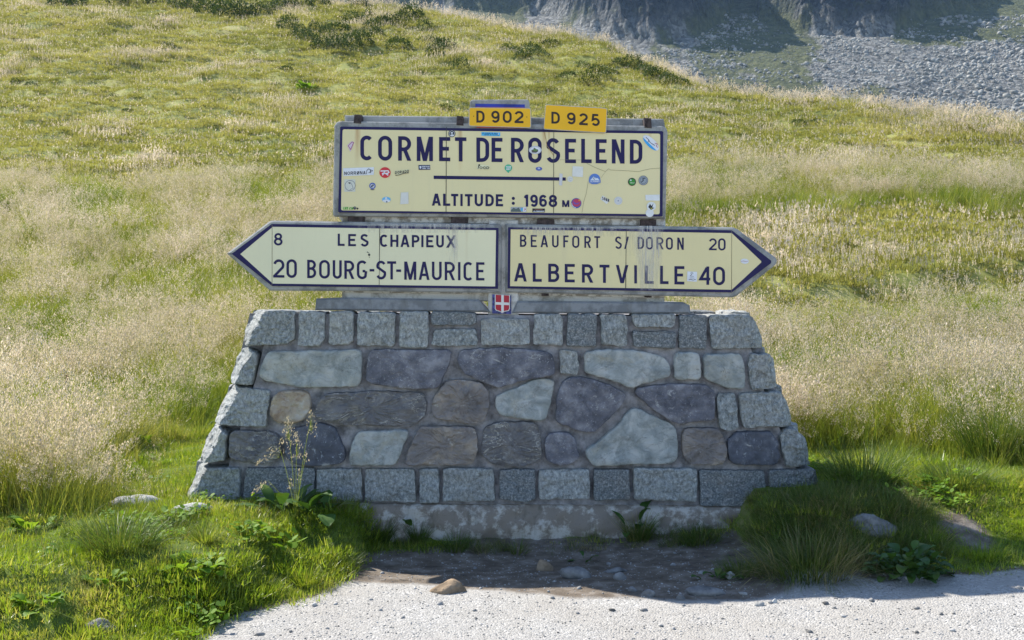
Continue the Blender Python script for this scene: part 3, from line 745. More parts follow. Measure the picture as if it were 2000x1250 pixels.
def glyph(ch, w, h, t):
    """list of (points, closed, cap) centre lines and ('quad', pts) pieces in a box w x h with stroke t"""
    W, H = w-t, h-t; L = []
    rx_ = W/2; ry_ = min(H/2, rx_*1.05); hs = H/2-ry_
    st = lambda a0, a1, cx=rx_, cy_=H/2, rr=rx_, ry2=ry_, hh=hs, n=22: stadium(cx, cy_, rr, ry2, hh, a0, a1, n)
    def diag(x0, y0, x1, y1, tt=None):
        # slanted stem cut level at top and bottom; x are centres at box edges
        tt = (tt or t); hw = tt/2*math.hypot(1, (x1-x0)/(y1-y0))
        L.append(('quad', [(x0-hw, y0), (x0+hw, y0), (x1+hw, y1), (x1-hw, y1)]))
    ln = lambda *p, cap=True: L.append((list(p), False, cap))
    if ch == 'O' or ch == '0' or ch == 'Ø':
        L.append((st(0, 360, n=40), True, False))
        if ch == 'Ø': ln((0, 0), (W, H))
    elif ch == 'C': L.append((st(38, 322), False, False))
    elif ch == 'G': L.append((st(38, 322)+[(rx_*2*.97, H*.42)], False, False)); ln((W*.55, H*.42), (W*.97-t*.3, H*.42), cap=False)
    elif ch == 'D':
        r = min(W*.62, H*.42); pts = [(0, 0), (W-r, 0)]+[(W-r+r*math.sin(a), r-r*math.cos(a)) for a in np.linspace(0, math.pi/2, 9)]+[(W-r+r*math.cos(a), H-r+r*math.sin(a)) for a in np.linspace(0, math.pi/2, 9)]+[(0, H)]
        L.append((pts, True, False))
    elif ch in 'RPB':
        hm = H*(.46 if ch != 'B' else .53); r = (H-hm)/2; rw = min(r, W*.9)
        bowl = lambda x1, lo, hi: [(0, lo)]+[(x1-min((hi-lo)/2, x1)+min((hi-lo)/2, x1)*math.cos(a), (lo+hi)/2+(hi-lo)/2*math.sin(a)) for a in np.linspace(-math.pi/2, math.pi/2, 15)]+[(0, hi)]
        ln((0, 0), (0, H)); L.append((bowl(W if ch != 'B' else W*.95, hm, H), False, False))
        if ch == 'B': L.append((bowl(W, 0, hm), False, False))
        if ch == 'R': diag(W+0.0, -t/2, W*.5, hm)
    elif ch == 'M':
        ln((0, 0), (0, H)); ln((W, 0), (W, H)); diag(W/2, -t/2+H*.0, t*.12, H+t/2); diag(W/2, -t/2, W-t*.12, H+t/2)
    elif ch == 'N':
        ln((0, 0), (0, H)); ln((W, 0), (W, H)); diag(W-t*.1, -t/2, t*.1, H+t/2)
    elif ch == 'A':
        diag(0, -t/2, W/2-t*.08, H+t/2); diag(W, -t/2, W/2+t*.08, H+t/2); ln((W*.2, H*.24), (W*.8, H*.24), cap=False)
    elif ch == 'V': diag(W/2-t*.08, -t/2, 0, H+t/2); diag(W/2+t*.08, -t/2, W, H+t/2)
    elif ch == 'X': diag(0, -t/2, W, H+t/2); diag(W, -t/2, 0, H+t/2)
    elif ch == '/': diag(0, -t/2, W, H+t/2)
    elif ch in 'EFL':
        ln((0, 0), (0, H))
        if ch != 'F': ln((t/2, 0), (W, 0))
        if ch != 'L': ln((t/2, H), (W, H)); ln((t/2, H*.52), (W*.82, H*.52))
    elif ch == 'T': ln((0, H), (W, H)); ln((W/2, 0), (W/2, H-t/2-.0001))
    elif ch == 'I': L.append(('quad', [(-t/2, -t/2), (w-t/2, -t/2), (w-t/2, h-t/2), (-t/2, h-t/2)]))
    elif ch == 'H': ln((0, 0), (0, H)); ln((W, 0), (W, H)); ln((t/2, H*.5), (W-t/2, H*.5), cap=False)
    elif ch == 'U': L.append(([(0, H)]+stadium(rx_, ry_, rx_, ry_, 0, 180, 360)+[(W, H)], False, True))
    elif ch == 'K': ln((0, 0), (0, H)); diag(W, -t/2, W*.3, H*.55); diag(W*.1, H*.3, W, H+t/2)
    elif ch == '-': L.append(('quad', [(-t/2, H*.40), (w-t/2, H*.40), (w-t/2, H*.40+t), (-t/2, H*.40+t)]))
    elif ch == ':':
        for yy in (H*.17, H*.62): L.append((stadium(W/2, yy, t*.30, t*.30, 0, 0, 360, 12), True, 'dot'))
    elif ch == 'S':
        r1 = H*.25; r2 = H*.27
        up = [(W/2+W*.47*math.cos(a), H-r1+r1*math.sin(a)) for a in np.radians(np.linspace(28, 200, 14))]
        lo = [(W/2+W*.5*math.cos(a), r2+r2*math.sin(a)) for a in np.radians(np.linspace(20, -155, 14))]
        L.append((smooth_path(up+lo), False, False))
    elif ch == '8':
        r1 = H*.235; r2 = H*.265
        L.append((stadium(W/2, H-r1, W*.43, r1, 0, 0, 360, 26), True, False)); L.append((stadium(W/2, r2, W*.5, r2, 0, 0, 360, 26), True, False))
    elif ch in '96':
        r = H*.30
        ring = stadium(W/2, H-r, W/2, r, 0, 0, 360, 26)
        tail = [(W, H-r), (W, H*.62)]+[(W/2+W/2*math.cos(a), H*.36+H*.36*math.sin(a)) for a in np.radians(np.linspace(0, -140, 14))]
        tail = [(W, H-r)]+[(W/2+W/2*math.cos(a), H*.33+H*.33*math.sin(a)) for a in np.radians(np.linspace(0, -148, 16))]
        if ch == '6': ring = [(W-x, H-y) for x, y in ring]; tail = [(W-x, H-y) for x, y in tail]
        L.append((ring, True, False)); L.append((tail, False, False))
    elif ch == '2':
        r = H*.29
        up = [(W/2+W/2*math.cos(a), H-r+r*math.sin(a)) for a in np.radians(np.linspace(165, -32, 16))]
        L.append((up+[(t*.15, t*.3), (t*.0, 0)], False, False)); ln((0, 0), (W, 0))
    elif ch == '5':
        r = H*.30
        lo = [(W/2+W/2*math.cos(a), r+r*math.sin(a)) for a in np.radians(np.linspace(135, -150, 18))]
        L.append(([(W*.92, H), (W*.14, H), (W*.05, H*.5)]+lo[1:], False, False))
    elif ch == '1': ln((W, 0), (W, H), cap=True); ln((W-t*.3, H), (W*.0, H*.78), cap=False)
    elif ch == '4':
        ln((W*.74, 0), (W*.74, H)); L.append(([(W*.74-t*.3, H), (0, H*.28), (W, H*.28)], False, False))
    return L
def smooth_path(pts):
    return pts
def glyph_mesh(ch, x0, ztop, w, h, t, y, V, F, shear=0, slope=0):
    """append a glyph whose box top-left corner is (x0, ztop); slope tips the line"""
    for k, g in enumerate(glyph(ch, w, h, t)):
        n0 = len(V)
        if g[0] == 'quad': v = g[1]; f = [[n0, n0+1, n0+2, n0+3]]
        elif g[2] == 'dot':
            c = Vector((sum(p[0] for p in g[0])/len(g[0]), sum(p[1] for p in g[0])/len(g[0])))
            v = [(c.x+(p[0]-c.x)*2.2, c.y+(p[1]-c.y)*2.2) for p in g[0][:-1]]; f = [[n0+i for i in range(len(v))]]
        else: v, f = ribbon(g[0], t, g[1], g[2], n0)
        for (a, b) in v:
            a += t/2; b += t/2
            xx = x0+a+shear*b; zz = ztop-h+b-slope*(a)
            V.append((xx, y-.0003*k, zz))
        F += f
def face_front(V, F):
    out = []
    for f in F:
        a, b, c = (Vector(V[i]) for i in f[:3])
        n = (b-a).cross(c-a)
        if len(f) > 3: n = n+(c-a).cross(Vector(V[f[3]])-a)
        out.append(f if n.y < 0 else f[::-1])
    return out
def text_line(name, items, y, tpx, mat, parent, slope=.012, label=None, shear=0):
    """items: (char, x0, x1, ytop, ybottom) in photo pixels at plane y"""
    k = (y+CAM_D)/FPX
    for (ch, xa, xb, ya, yb) in items:
        V = []; F = []
        X, _, Z = Pw(xa, ya, y)
        glyph_mesh(ch, X, Z, (xb-xa)*k, (yb-ya)*k, tpx*k, y, V, F, shear, slope)
        mesh('letter', V, face_front(V, F), mat, parent)
def L1(s): return [(c, 640+a/5, 640+b/5, 180+p/5, 180+q/5) for c, a, b, p, q in s]
def L2(s): return [(c, 970+a/5, 970+b/5, 180+p/5, 180+q/5) for c, a, b, p, q in s]
def L3(s): return [(c, 430+a/3.571, 430+b/3.571, 420+p/3.571, 420+q/3.571) for c, a, b, p, q in s]
def L4(s): return [(c, 970+a/3.571, 970+b/3.571, 420+p/3.571, 420+q/3.571) for c, a, b, p, q in s]

# main sign ---------------------------------------------------------
YM = -.01   # enamel face; concrete slab behind it
def Q(poly, z): return poly
main = thing('place_name_sign', 'large cream enamel sign reading CORMET DE ROSELEND, covered in stickers', 'road sign', (Pw(980, 425)[0], .03, Pw(980, 425)[2]))
prism('slab', [(653, 245), (658, 238), (668, 236.5), (1292, 246), (1301, 249), (1304, 258), (1300, 424), (1299, 426.5), (651, 422), (650, 414)], .002, .085, M['sign_concrete'], main, .006)
def tiles(parent, outer, cuts, mat, y, joint_top=None):
    """enamelled tiles: outer polygon cut by near-vertical joints (px top, px bottom)"""
    def clip(poly, a, b, keep_left):
        # a,b joint x at y=0 and y=1000
        f = lambda p: (p[0]-(a+(b-a)*p[1]/1000))*(1 if keep_left else -1)
        out = []
        for i in range(len(poly)):
            p, q = poly[i], poly[(i+1) % len(poly)]; fp, fq = f(p), f(q)
            if fp <= 0: out.append(p)
            if (fp < 0) != (fq < 0) and fp != fq:
                s = fp/(fp-fq); out.append((p[0]+(q[0]-p[0])*s, p[1]+(q[1]-p[1])*s))
        return out
    rest = outer
    for (a, b) in cuts:
        prism('enamel_tile', clip(rest, a-.45, b-.45, True), y, y+.012, mat, parent)
        rest = clip(rest, a+.45, b+.45, False)
    prism('enamel_tile', rest, y, y+.012, mat, parent)
def frame_ring(name, outer, inner, y, mat, parent, label=None):
    n = len(outer); V = [Pw(a, b, y) for a, b in outer]+[Pw(a, b, y) for a, b in inner]
    F = [[i, (i+1) % n, n+(i+1) % n, n+i] for i in range(n)]
    o = mesh(name, V, face_front(V, F), mat, parent)
    return o
def rr(c, r=3, n=4):
    """round the corners of a px polygon"""
    out = []
    m = len(c)
    for i in range(m):
        p0, p1, p2 = Vector(c[i-1]), Vector(c[i]), Vector(c[(i+1) % m])
        a = p1+(p0-p1).normalized()*r; b = p1+(p2-p1).normalized()*r
        for k in range(n+1):
            s = k/n; out.append(tuple(a*(1-s)**2+p1*2*s*(1-s)+b*s*s))
    return out
mo = [(664.5, 247), (1295.5, 256), (1294, 423), (660.5, 415)]; mi = [(669, 252.5), (1289.5, 261), (1288.5, 418.5), (666, 411)]
def joint_line(pt, pb, y, parent, w=1.0, mat=None, name='joint'):
    V = [Pw(pt[0]-w/2, pt[1], y), Pw(pt[0]+w/2, pt[1], y), Pw(pb[0]+w/2, pb[1], y), Pw(pb[0]-w/2, pb[1], y)]
    return mesh(name, V, face_front(V, [[0, 1, 2, 3]]), mat or M['joint'], parent)
tiles(main, mo, [(872.5, 870.2), (1082, 1080.8)], M['enamel_main'], YM)
frame_ring('border', rr(mo, 2), rr(mi, 4), YM-.0008, M['blue'], main)
W1 = L1([('C',318,445,423,665),('O',492,630,425,668),('R',688,815,430,669),('M',870,1028,434,672),('E',1088,1197,438,674),('T',1243,1355,440,676),('D',1452,1577,443,681),('E',1600,1707,446,682)]) + \
     L2([('R',140,265,445,683),('O',308,440,443,690),('S',483,620,448,690),('E',668,775,455,692),('L',826,928,456,692),('E',967,1074,459,694),('N',1125,1249,460,696),('D',1301,1423,464,699)])
text_line('lettering', W1, YM-.0015, 7.3, M['blue'], main, label='lettering CORMET DE ROSELEND')
W2 = L1([('A',1018,1105,990,1108),('L',1127,1197,992,1110),('T',1205,1275,993,1111),('I',1296,1318,994,1112),('T',1340,1415,995,1112),('U',1435,1517,995,1114),('D',1541,1622,996,1114),('E',1642,1713,997,1115)]) + \
     L2([(':',150,177,985,1115),('1',262,308,1000,1118),('9',328,402,1000,1120),('6',416,492,1002,1120),('8',508,592,1002,1122)])
text_line('lettering', W2, YM-.0015, 4.7, M['blue'], main, label='lettering ALTITUDE : 1968')
text_line('lettering', L2([('M', 640, 710, 1055, 1121)]), YM-.0015, 3.2, M['blue'], main, label='small letter M')
V = [Pw(a, b, YM-.0015) for a, b in ((847, 343), (1105, 346.5), (1105, 353), (847, 349.6))]
mesh('dividing_bar', V, face_front(V, [[0, 1, 2, 3]]), M['blue'], main)
joint_line((871.8, 248), (871, 416), YM-.0026, main); joint_line((1081.7, 252), (1081.2, 419), YM-.0026, main)
# hairline cracks
def polyline(name, pts, w, y, mat, parent):
    V2, F = ribbon([(p[0], -p[1]) for p in pts], w, False, False)
    V = [Pw(a, -b, y) for a, b in V2]
    return mesh(name, V, face_front(V, F), mat, parent)
M['crack'] = simple('hairline_crack', (.30, .26, .16), .9)
M['rust_line'] = simple('rust_line', (.36, .22, .08), .9)
s2 = lambda pts: [(970+a/5, 180+b/5) for a, b in pts]
s1 = lambda pts: [(640+a/5, 180+b/5) for a, b in pts]
s3 = lambda pts: [(430+a/3.571, 420+b/3.571) for a, b in pts]
s4 = lambda pts: [(970+a/3.571, 420+b/3.571) for a, b in pts]
polyline('crack', s2([(880, 695), (960, 735), (1062, 775), (1095, 747), (1110, 760), (1290, 768), (1380, 777), (1500, 748), (1595, 742)]), .7, YM-.0022, M['crack'], main)
polyline('crack', s2([(1062, 778), (1020, 835)]), .5, YM-.0022, M['crack'], main)
polyline('crack', s2([(895, 870), (875, 990), (850, 1070), (832, 1185)]), .6, YM-.0022, M['crack'], main)
polyline('crack', s2([(615, 660), (830, 662)]), .4, YM-.0022, M['crack'], main)
polyline('crack', s2([(465, 392), (482, 460), (490, 520), (530, 580), (560, 625)]), 1.0, YM-.0024, M['rust_line'], main)

# stickers -----------------------------------------------------------
YS = YM-.003
def flat(name, pts, y, mat, parent, label=None):
    V = [Pw(a, b, y) for a, b in pts]
    o = mesh(name, V, face_front(V, [list(range(len(V)))]), mat, parent)
    if label: o['label'] = label
    return o
def ell(cx, cy_, a, b, rot=0, n=24, a0=0, a1=360):
    c, s = math.cos(R(rot)), math.sin(R(rot)); out = []
    m = n if a1-a0 >= 360 else n+1
    for k in range(m):
        t = R(a0+(a1-a0)*k/n); x, y = a*math.cos(t), b*math.sin(t); out.append((cx+x*c-y*s, cy_+x*s+y*c))
    return out
WH = (.70, .70, .72); NV = (.02, .03, .10); BK = (.02, .02, .025)
def sticker(pts, col, label, marks=(), parent=None, y=YS):
    o = flat('sticker', pts, y, paint(col), parent or main, label)
    for k, (kind, data, c) in enumerate(marks):
        yy = y-.0005*(k+1)
        if kind == 'poly': flat('print', data, yy, paint(c), o)
        elif kind == 'line': 
            V2, F = ribbon([(p[0], -p[1]) for p in data[0]], data[1], False, False); V = [Pw(a, -b, yy) for a, b in V2]
            mesh('print', V, face_front(V, F), paint(c), o)
        elif kind == 'text':
            txt, x0, y0, x1, y1, th, slope, shear = data
            V = []; F = []; kk = (yy+CAM_D)/FPX; n = len(txt); cw = (x1-x0)/(n-.2)
            for i, ch in enumerate(txt):
                if ch == ' ': continue
                X, _, Z = Pw(x0+i*cw, y0+slope*i*cw, yy)
                glyph_mesh(ch, X, Z, cw*.8*kk, (y1-y0)*kk, th*kk, yy, V, F, shear, slope)
            mesh('print', V, face_front(V, F), paint(c), o)
    return o
T1 = lambda a: 640+a/5; U1 = lambda b: 180+b/5; T2 = lambda a: 970+a/5
sticker(s1([(190,520),(235,478),(260,488),(222,582)]), (.62,.5,.58), 'pink and white diamond sticker', [('line', (s1([(200,525),(240,485),(253,492),(225,560),(200,525)]), 1.2), (.35,.05,.15))])
sticker(ell(T1(1213), U1(405), 7, 7), BK, 'black round sticker', [('line', (ell(T1(1213), U1(405), 5.4, 5.4)+[(T1(1213)+5.4, U1(405))], .7), WH), ('poly', ell(T1(1215), U1(420), 3.5, 1.6), WH), ('poly', ell(T1(1213), U1(398), 2.5, 1.5), WH)])
sticker([(940.4,258),(977,258.8),(977,266),(940.4,265)], (.08,.45,.75), 'light blue oblong sticker', [('text', ('LES BUVEURS DE PISTE', 942, 259, 972, 261.2, .4, .015, 0), NV), ('text', ('SEVEN DU PLATEAU', 946, 262, 974, 264.2, .4, .015, 0), NV), ('poly', ell(973.5, 262, 1.4, 1.0), WH)])
sticker(s1([(150,742),(452,732),(450,808),(155,820)]), WH, 'white oblong sticker reading NORRØNA', [('text', ('NORRØNA', T1(162), U1(777), T1(370), U1(809), 1.2, -.035, 0), BK), ('line', (s1([(378,800),(382,765),(400,748),(418,758),(414,785),(398,788)]), 1.0), BK), ('line', (s1([(418,790),(420,760),(438,765),(428,780)]), .9), BK)])
sticker(ell(T1(560), U1(785), 11, 10.6), (.62,.04,.05), 'red round sticker with white R', [('line', (s1([(515,770),(590,768),(598,782),(585,793),(530,793)]), 2.2), WH), ('line', (s1([(560,770),(535,812)]), 2.2), WH), ('line', (s1([(563,792),(592,812)]), 2.2), WH)])
sticker(s1([(655,768),(793,752),(795,785),(700,812),(655,800)]), (.70,.64,.38), 'lettered DORADO sticker', [('text', ('DORADO', T1(658), U1(773), T1(793), U1(800), 1.1, -.12, 0), BK), ('line', (s1([(662,812),(700,808),(745,792),(790,788)]), 1.3), BK)])
sticker(s1([(887,712),(1000,711),(1001,757),(888,758)]), NV, 'navy oblong sticker with white shield', [('poly', s1([(896,722),(916,722),(914,742),(906,750),(898,742)]), WH), ('text', ('MONTAGNE', T1(924), U1(720), T1(996), U1(733), .6, 0, 0), WH), ('text', ('TRAIL CLUB', T1(924), U1(738), T1(996), U1(750), .6, 0, 0), WH)])
o = sticker(s1([(1460,705),(1580,716),(1578,756),(1458,752)]), (.70,.66,.42), 'small black lettered sticker under the word DE', [('line', (s1([(1478,712),(1468,748)]), 1.5), BK), ('line', (ell(T1(1497), U1(738), 2.4, 1.9)+[(T1(1497)+2.4, U1(738))], 1.0), BK), ('line', (s1([(1510,730),(1507,748)]), 1), BK), ('line', (ell(T1(1532), U1(738), 2.6, 1.9, 0, 14, 40, 320), 1.1), BK), ('line', (ell(T1(1560), U1(738), 2.8, 2)+[(T1(1560)+2.8, U1(738))], 1.1), BK), ('poly', ell(T1(1480), U1(712), 1.7, 1.7), BK)])
sticker(ell(T2(115), U1(740), 7.3, 7)+[], (.07,.42,.24), 'green round map-pin sticker', [('poly', s2([(95,770),(128,772),(115,790)]), (.07,.42,.24)), ('text', ('TOUR', T2(92), U1(722), T2(140), U1(740), .8, 0, 0), WH), ('text', ('MBF', T2(95), U1(744), T2(138), U1(760), .8, 0, 0), WH)])
sticker(ell(T2(413), U1(748), 6.3, 3.7), (.06,.10,.40), 'small blue oval sticker', [('poly', ell(T2(413), U1(742), 2.6, .9), WH), ('poly', ell(T2(413), U1(752), 4, .5), (.3,.4,.6))])
sticker(s1([(162,850),(270,850),(270,972),(162,972)]), (.62,.61,.52), 'pale square sticker with a horse head in a ring', [('line', (ell(T1(219), U1(912), 10, 10)+[(T1(219)+10, U1(912))], .8), (.1,.1,.15)), ('line', (s1([(200,880),(225,885),(240,910),(248,935),(215,955)]), .8), (.15,.15,.2)), ('poly', ell(T1(213), U1(888), 1.8, 1.2), BK)])
sticker(ell(T1(437), U1(915), 6.2, 6.2), (.05,.10,.38), 'dark blue round sticker', [('poly', ell(T1(437), U1(916), 4.2, 4.2), (.5,.5,.5)), ('poly', ell(T1(431), U1(920), 1.6, 2), NV), ('poly', ell(T1(443), U1(908), 1.4, 1.6), NV), ('poly', ell(T1(437), U1(952), 4.2, .8), NV)])
sticker(ell(T1(573), U1(1050), 8.4, 5.6), (.16,.45,.70), 'light blue and white oval sticker', [('poly', ell(T1(573), U1(1062), 7.2, 3.0), WH), ('poly', ell(T1(570), U1(1035), 2, 2), WH), ('poly', ell(T1(577), U1(1070), 1.2, 1.4), NV)])
sticker(s1([(715,980),(788,976),(790,1090),(708,1095)]), (.63,.61,.56), 'faded blank paper square')
sticker(s1([(132,1120),(248,1120),(245,1149),(134,1150)]), (.62,.62,.32), 'green lettering sticker', [('text', ('7LIX', T1(136), U1(1121), T1(196), U1(1146), 1.3, 0, .2), (.05,.30,.03)), ('text', ('CH', T1(208), U1(1124), T1(246), U1(1147), 1.3, 0, .2), (.05,.30,.03))])
sticker(ell(T1(265), U1(1132), 3, 3), BK, 'black dot sticker', [('poly', ell(T1(267), U1(1130), .9, .9), WH)])
sticker(ell(T1(291), U1(1137), 1.8, 1.8), BK, 'small black dot sticker')
sticker(s2([(742,722),(845,728),(842,830),(737,822)]), (.70,.68,.62), 'blank white paper square')
sticker(s2([(614,792),(645,798),(640,912),(610,908)]), (.60,.58,.58), 'pale paper strip across the bar')
sticker(ell(T2(718), U1(850), 5.7, 5.7), (.64,.62,.56), 'pale round sticker', [('line', (ell(T2(722), U1(852), 2.5, 2.5, 0, 12, 40, 320), .7), (.4,.4,.45))])
sticker(ell(T2(957), U1(853), 11, 11.4, 0, 24, 180, 360)+s2([(1015,862),(1015,885),(905,885),(900,862)])[0:4], (.10,.20,.50), 'blue mountain badge sticker', [('poly', s2([(912,862),(950,822),(968,840),(985,838),(1008,862)]), (.62,.66,.72)), ('line', (s2([(955,825),(947,845),(956,855)]), 1), NV), ('poly', s2([(905,886),(1010,886),(980,898),(930,898)]), (.10,.20,.50)), ('text', ('ALPINES', T2(915), U1(867), T2(1005), U1(879), .7, 0, 0), WH)])
sticker(ell(T2(1322), U1(876), 7.8, 7.8), BK, 'green round sticker with dark rim', [('poly', ell(T2(1322), U1(876), 6.3, 6.3), (.05,.26,.04)), ('poly', ell(T2(1310), U1(860), 1.8, 1.3), WH), ('text', ('VELO', T2(1303), U1(880), T2(1345), U1(890), .6, 0, 0), (.6,.65,.5))])
sticker(ell(T2(1432), U1(862), 9.4, 9.4), (.08,.09,.11), 'grey round sticker', [('poly', ell(T2(1432), U1(862), 8.6, 8.6), (.30,.33,.36)), ('line', (ell(T2(1432), U1(862), 6.2, 6.2)+[(T2(1432)+6.2, U1(862))], .5), BK), ('line', (s2([(1412,880),(1432,862),(1428,845),(1448,842)]), 1.8), (.05,.06,.08))])
sticker(s2([(1035,1008),(1106,1058),(1075,1092),(1012,1045)]), (.70,.69,.66), 'tilted white sticker reading SOAR', [('text', ('SOAR', T2(1030), U1(1018), T2(1100), U1(1048), 1.2, .38, 0), BK)])
sticker(ell(T2(1188), U1(1060), 8, 8), (.62,.61,.60), 'pale grey round sticker', [('line', (ell(T2(1188), U1(1060), 5.6, 5.6)+[(T2(1188)+5.6, U1(1060))], .4), (.4,.4,.45)), ('poly', ell(T2(1188), U1(1060), 1.4, 1.4), (.3,.32,.35))])
sticker(s2([(1452,1003),(1592,1000),(1592,1060),(1455,1058)]), (.70,.70,.68), 'blank white oblong sticker at the right edge')
sticker(ell(T2(1495), U1(1180), 8, 8), (.72,.71,.69), 'blank white round sticker over the border')
sticker(ell(T2(1510), U1(1115), 9, 8.8), (.70,.70,.68), 'white round sticker with a dark bird', [('poly', s2([(1480,1122),(1498,1090),(1512,1112),(1532,1085),(1520,1125),(1540,1130),(1508,1150)]), BK), ('poly', s2([(1500,1130),(1520,1132),(1515,1145)]), (.5,.5,.05))], y=YS-.002)
sticker(ell(T2(778), U1(1084), 10, 10), (.06,.10,.33), 'blue round sticker with a red figure', [('poly', ell(T2(780), U1(1080), 8.3, 7.8), (.45,.05,.10)), ('poly', s2([(745,1060),(775,1085),(815,1075),(790,1098),(755,1092)]), (.16,.08,.35)), ('poly', ell(T2(808), U1(1055), 1.8, 1.8), (.7,.3,.05)), ('line', (ell(T2(778), U1(1084), 8.9, 8.9, 0, 12, 95, 180), 1.0), WH)])
sticker(s2([(138,1122),(292,1122),(290,1170),(136,1170)]), (.35,.36,.38), 'sticker with a mountain photograph', [('poly', s2([(140,1150),(165,1128),(190,1140),(215,1126),(240,1168),(140,1168)]), (.10,.13,.12)), ('poly', s2([(235,1128),(258,1135),(250,1165),(238,1160)]), (.08,.40,.65)), ('poly', s2([(258,1124),(290,1124),(288,1168),(256,1168)]), WH), ('line', (s2([(275,1132),(280,1145),(270,1155)]), 1.4), (.4,.03,.05))])
sticker(s2([(350,1136),(471,1137),(470,1174),(349,1173)]), BK, 'black oblong sticker', [('text', ('ALPINBIKE', T2(360), U1(1158), T2(465), U1(1170), .8, 0, 0), WH), ('line', (s2([(370,1150),(410,1142),(450,1148)]), .8), (.4,.15,.12))])
e1 = ell(T2(1507), U1(495), 20, 8.4, 44)
sticker(e1, WH, 'white and blue tilted oval sticker', [('poly', ell(T2(1503), U1(500), 18.6, 7, 44, 24, 15, 165), (.05,.36,.72)), ('line', (s2([(1458,440),(1482,462),(1500,492),(1520,505),(1545,520)]), 1.2), NV), ('line', (s2([(1485,470),(1478,490)]), 1), NV), ('line', (s2([(1545,498),(1570,505),(1560,525),(1572,542)]), 1), (.4,.05,.10))])
sticker(ell(T2(377), U1(565), 12.3, 8), WH, 'white oval sticker with a steam engine', [('poly', s2([(340,565),(360,560),(362,545),(372,545),(385,555),(405,562),(405,580),(385,592),(350,590),(340,580)]), (.10,.10,.08)), ('poly', s2([(360,555),(398,558),(395,575),(362,575)]), (.12,.22,.06)), ('line', (ell(T2(377), U1(565), 10.8, 6.8)+[(T2(377)+10.8, U1(565))], .4), (.2,.2,.25))], y=YS-.001)

# direction signs ----------------------------------------------------
def round_tip(o): return o
left = thing('direction_sign', 'cream arrow sign pointing left to BOURG-ST-MAURICE and LES CHAPIEUX', 'road sign', (Pw(720, 505)[0], .03, Pw(720, 560)[2]))
prism('slab', rr(s3([(44,268),(345,42),(365,38),(1950,62),(1965,80),(1962,545),(880,530),(345,528)]), 2, 2), .002, .105, M['sign_concrete'], left, .010)
lo = s3([(80,270),(360,62),(1942,90),(1938,515),(362,495)]); li = s3([(140,272),(367,82),(1924,106),(1918,498),(367,478)])
tiles(left, lo, [(531.7, 531.3), (742, 739.8)], M['enamel_left'], YM)
frame_ring('border', lo, li, YM-.0008, M['blue'], left)
text_line('lettering', L3([('8',375,435,125,212)]), YM-.0015, 4.0, M['blue'], left, label='number 8')
text_line('lettering', L3([('L',820,868,130,215),('E',893,947,132,217),('S',978,1035,132,220),('C',1115,1172,136,222),('H',1187,1243,137,222),('A',1258,1320,138,223),('P',1337,1390,139,224),('I',1403,1418,140,224),('E',1437,1488,141,225),('U',1507,1560,141,226),('X',1577,1642,142,228)]), YM-.0015, 4.2, M['blue'], left, label='lettering LES CHAPIEUX')
text_line('lettering', L3([('2',370,448,308,436),('0',462,535,308,438)]), YM-.0015, 5.0, M['blue'], left, label='number 20')
text_line('lettering', L3([('B',607,670,312,440),('O',690,765,313,443),('U',785,848,315,444),('R',866,935,317,445),('G',953,1028,316,447),('-',1042,1075,320,446),('S',1087,1158,318,449),('T',1165,1227,322,449),('-',1228,1262,322,449),('M',1284,1368,324,451),('A',1385,1460,325,452),('U',1477,1545,325,454),('R',1566,1637,326,454),('I',1659,1676,328,455),('C',1697,1765,327,457),('E',1785,1843,329,456)]), YM-.0015, 4.9, M['blue'], left, label='lettering BOURG-ST-MAURICE')
joint_line(s3([(362, 66)])[0], s3([(361, 493)])[0], YM-.0022, left, .5, M['crack']); joint_line(s3([(1115, 80)])[0], s3([(1108, 507)])[0], YM-.0022, left, .6)
for (a, b, r) in ((1027, 259, 4), (1039, 277, 8), (1036, 262, 3), (1041, 294, 3)):
    flat('chip', ell(430+a/3.571, 420+b/3.571, r/3.571, r/3.571*1.1, 0, 8), YM-.002, M['joint'], left)

right = thing('direction_sign', 'cream arrow sign pointing right to ALBERTVILLE and BEAUFORT S/ DORON', 'road sign', (Pw(1250, 505)[0], .03, Pw(1250, 560)[2]))
prism('slab', rr(s4([(58,62),(1645,84),(1680,98),(1950,298),(1958,318),(1950,345),(1670,568),(1645,575),(60,540)]), 2, 2), .002, .105, M['sign_concrete'], right, .010)
ro = s4([(80,85),(1640,106),(1915,318),(1915,335),(1640,540),(76,512)]); ri = s4([(98,100),(1640,126),(1846,322),(1846,330),(1640,521),(94,496)])
tiles(right, ro, [(1223.5, 1222), (1429, 1429)], M['enamel_right'], YM)
frame_ring('border', ro, ri, YM-.0008, M['blue'], right)
text_line('lettering', L4([('B',163,208,137,222),('E',238,280,139,223),('A',307,358,140,224),('U',387,432,141,226),('F',465,502,142,226),('O',527,577,143,229),('R',612,657,146,229),('T',681,722,147,230),('S',826,873,149,236),('/',890,922,150,236),('D',983,1027,152,237),('O',1042,1090,152,240),('R',1115,1163,154,239),('O',1181,1229,155,241),('N',1260,1305,157,242)]), YM-.0015, 3.3, M['blue'], right, label='lettering BEAUFORT S/ DORON')
text_line('lettering', L4([('2',1481,1535,162,245),('0',1545,1597,162,247)]), YM-.0015, 3.4, M['blue'], right, label='number 20')
text_line('lettering', L4([('A',122,210,335,463),('L',252,315,337,465),('B',360,437,339,467),('E',475,545,341,469),('R',595,673,343,471),('T',717,787,346,473),('V',832,918,348,475),('I',960,979,350,477),('L',1033,1095,352,479),('L',1140,1199,354,481),('E',1240,1309,356,484)]), YM-.0015, 5.6, M['blue'], right, label='lettering ALBERTVILLE')
text_line('lettering', L4([('4',1413,1500,358,486),('0',1510,1593,360,489)]), YM-.0015, 5.4, M['blue'], right, label='number 40')
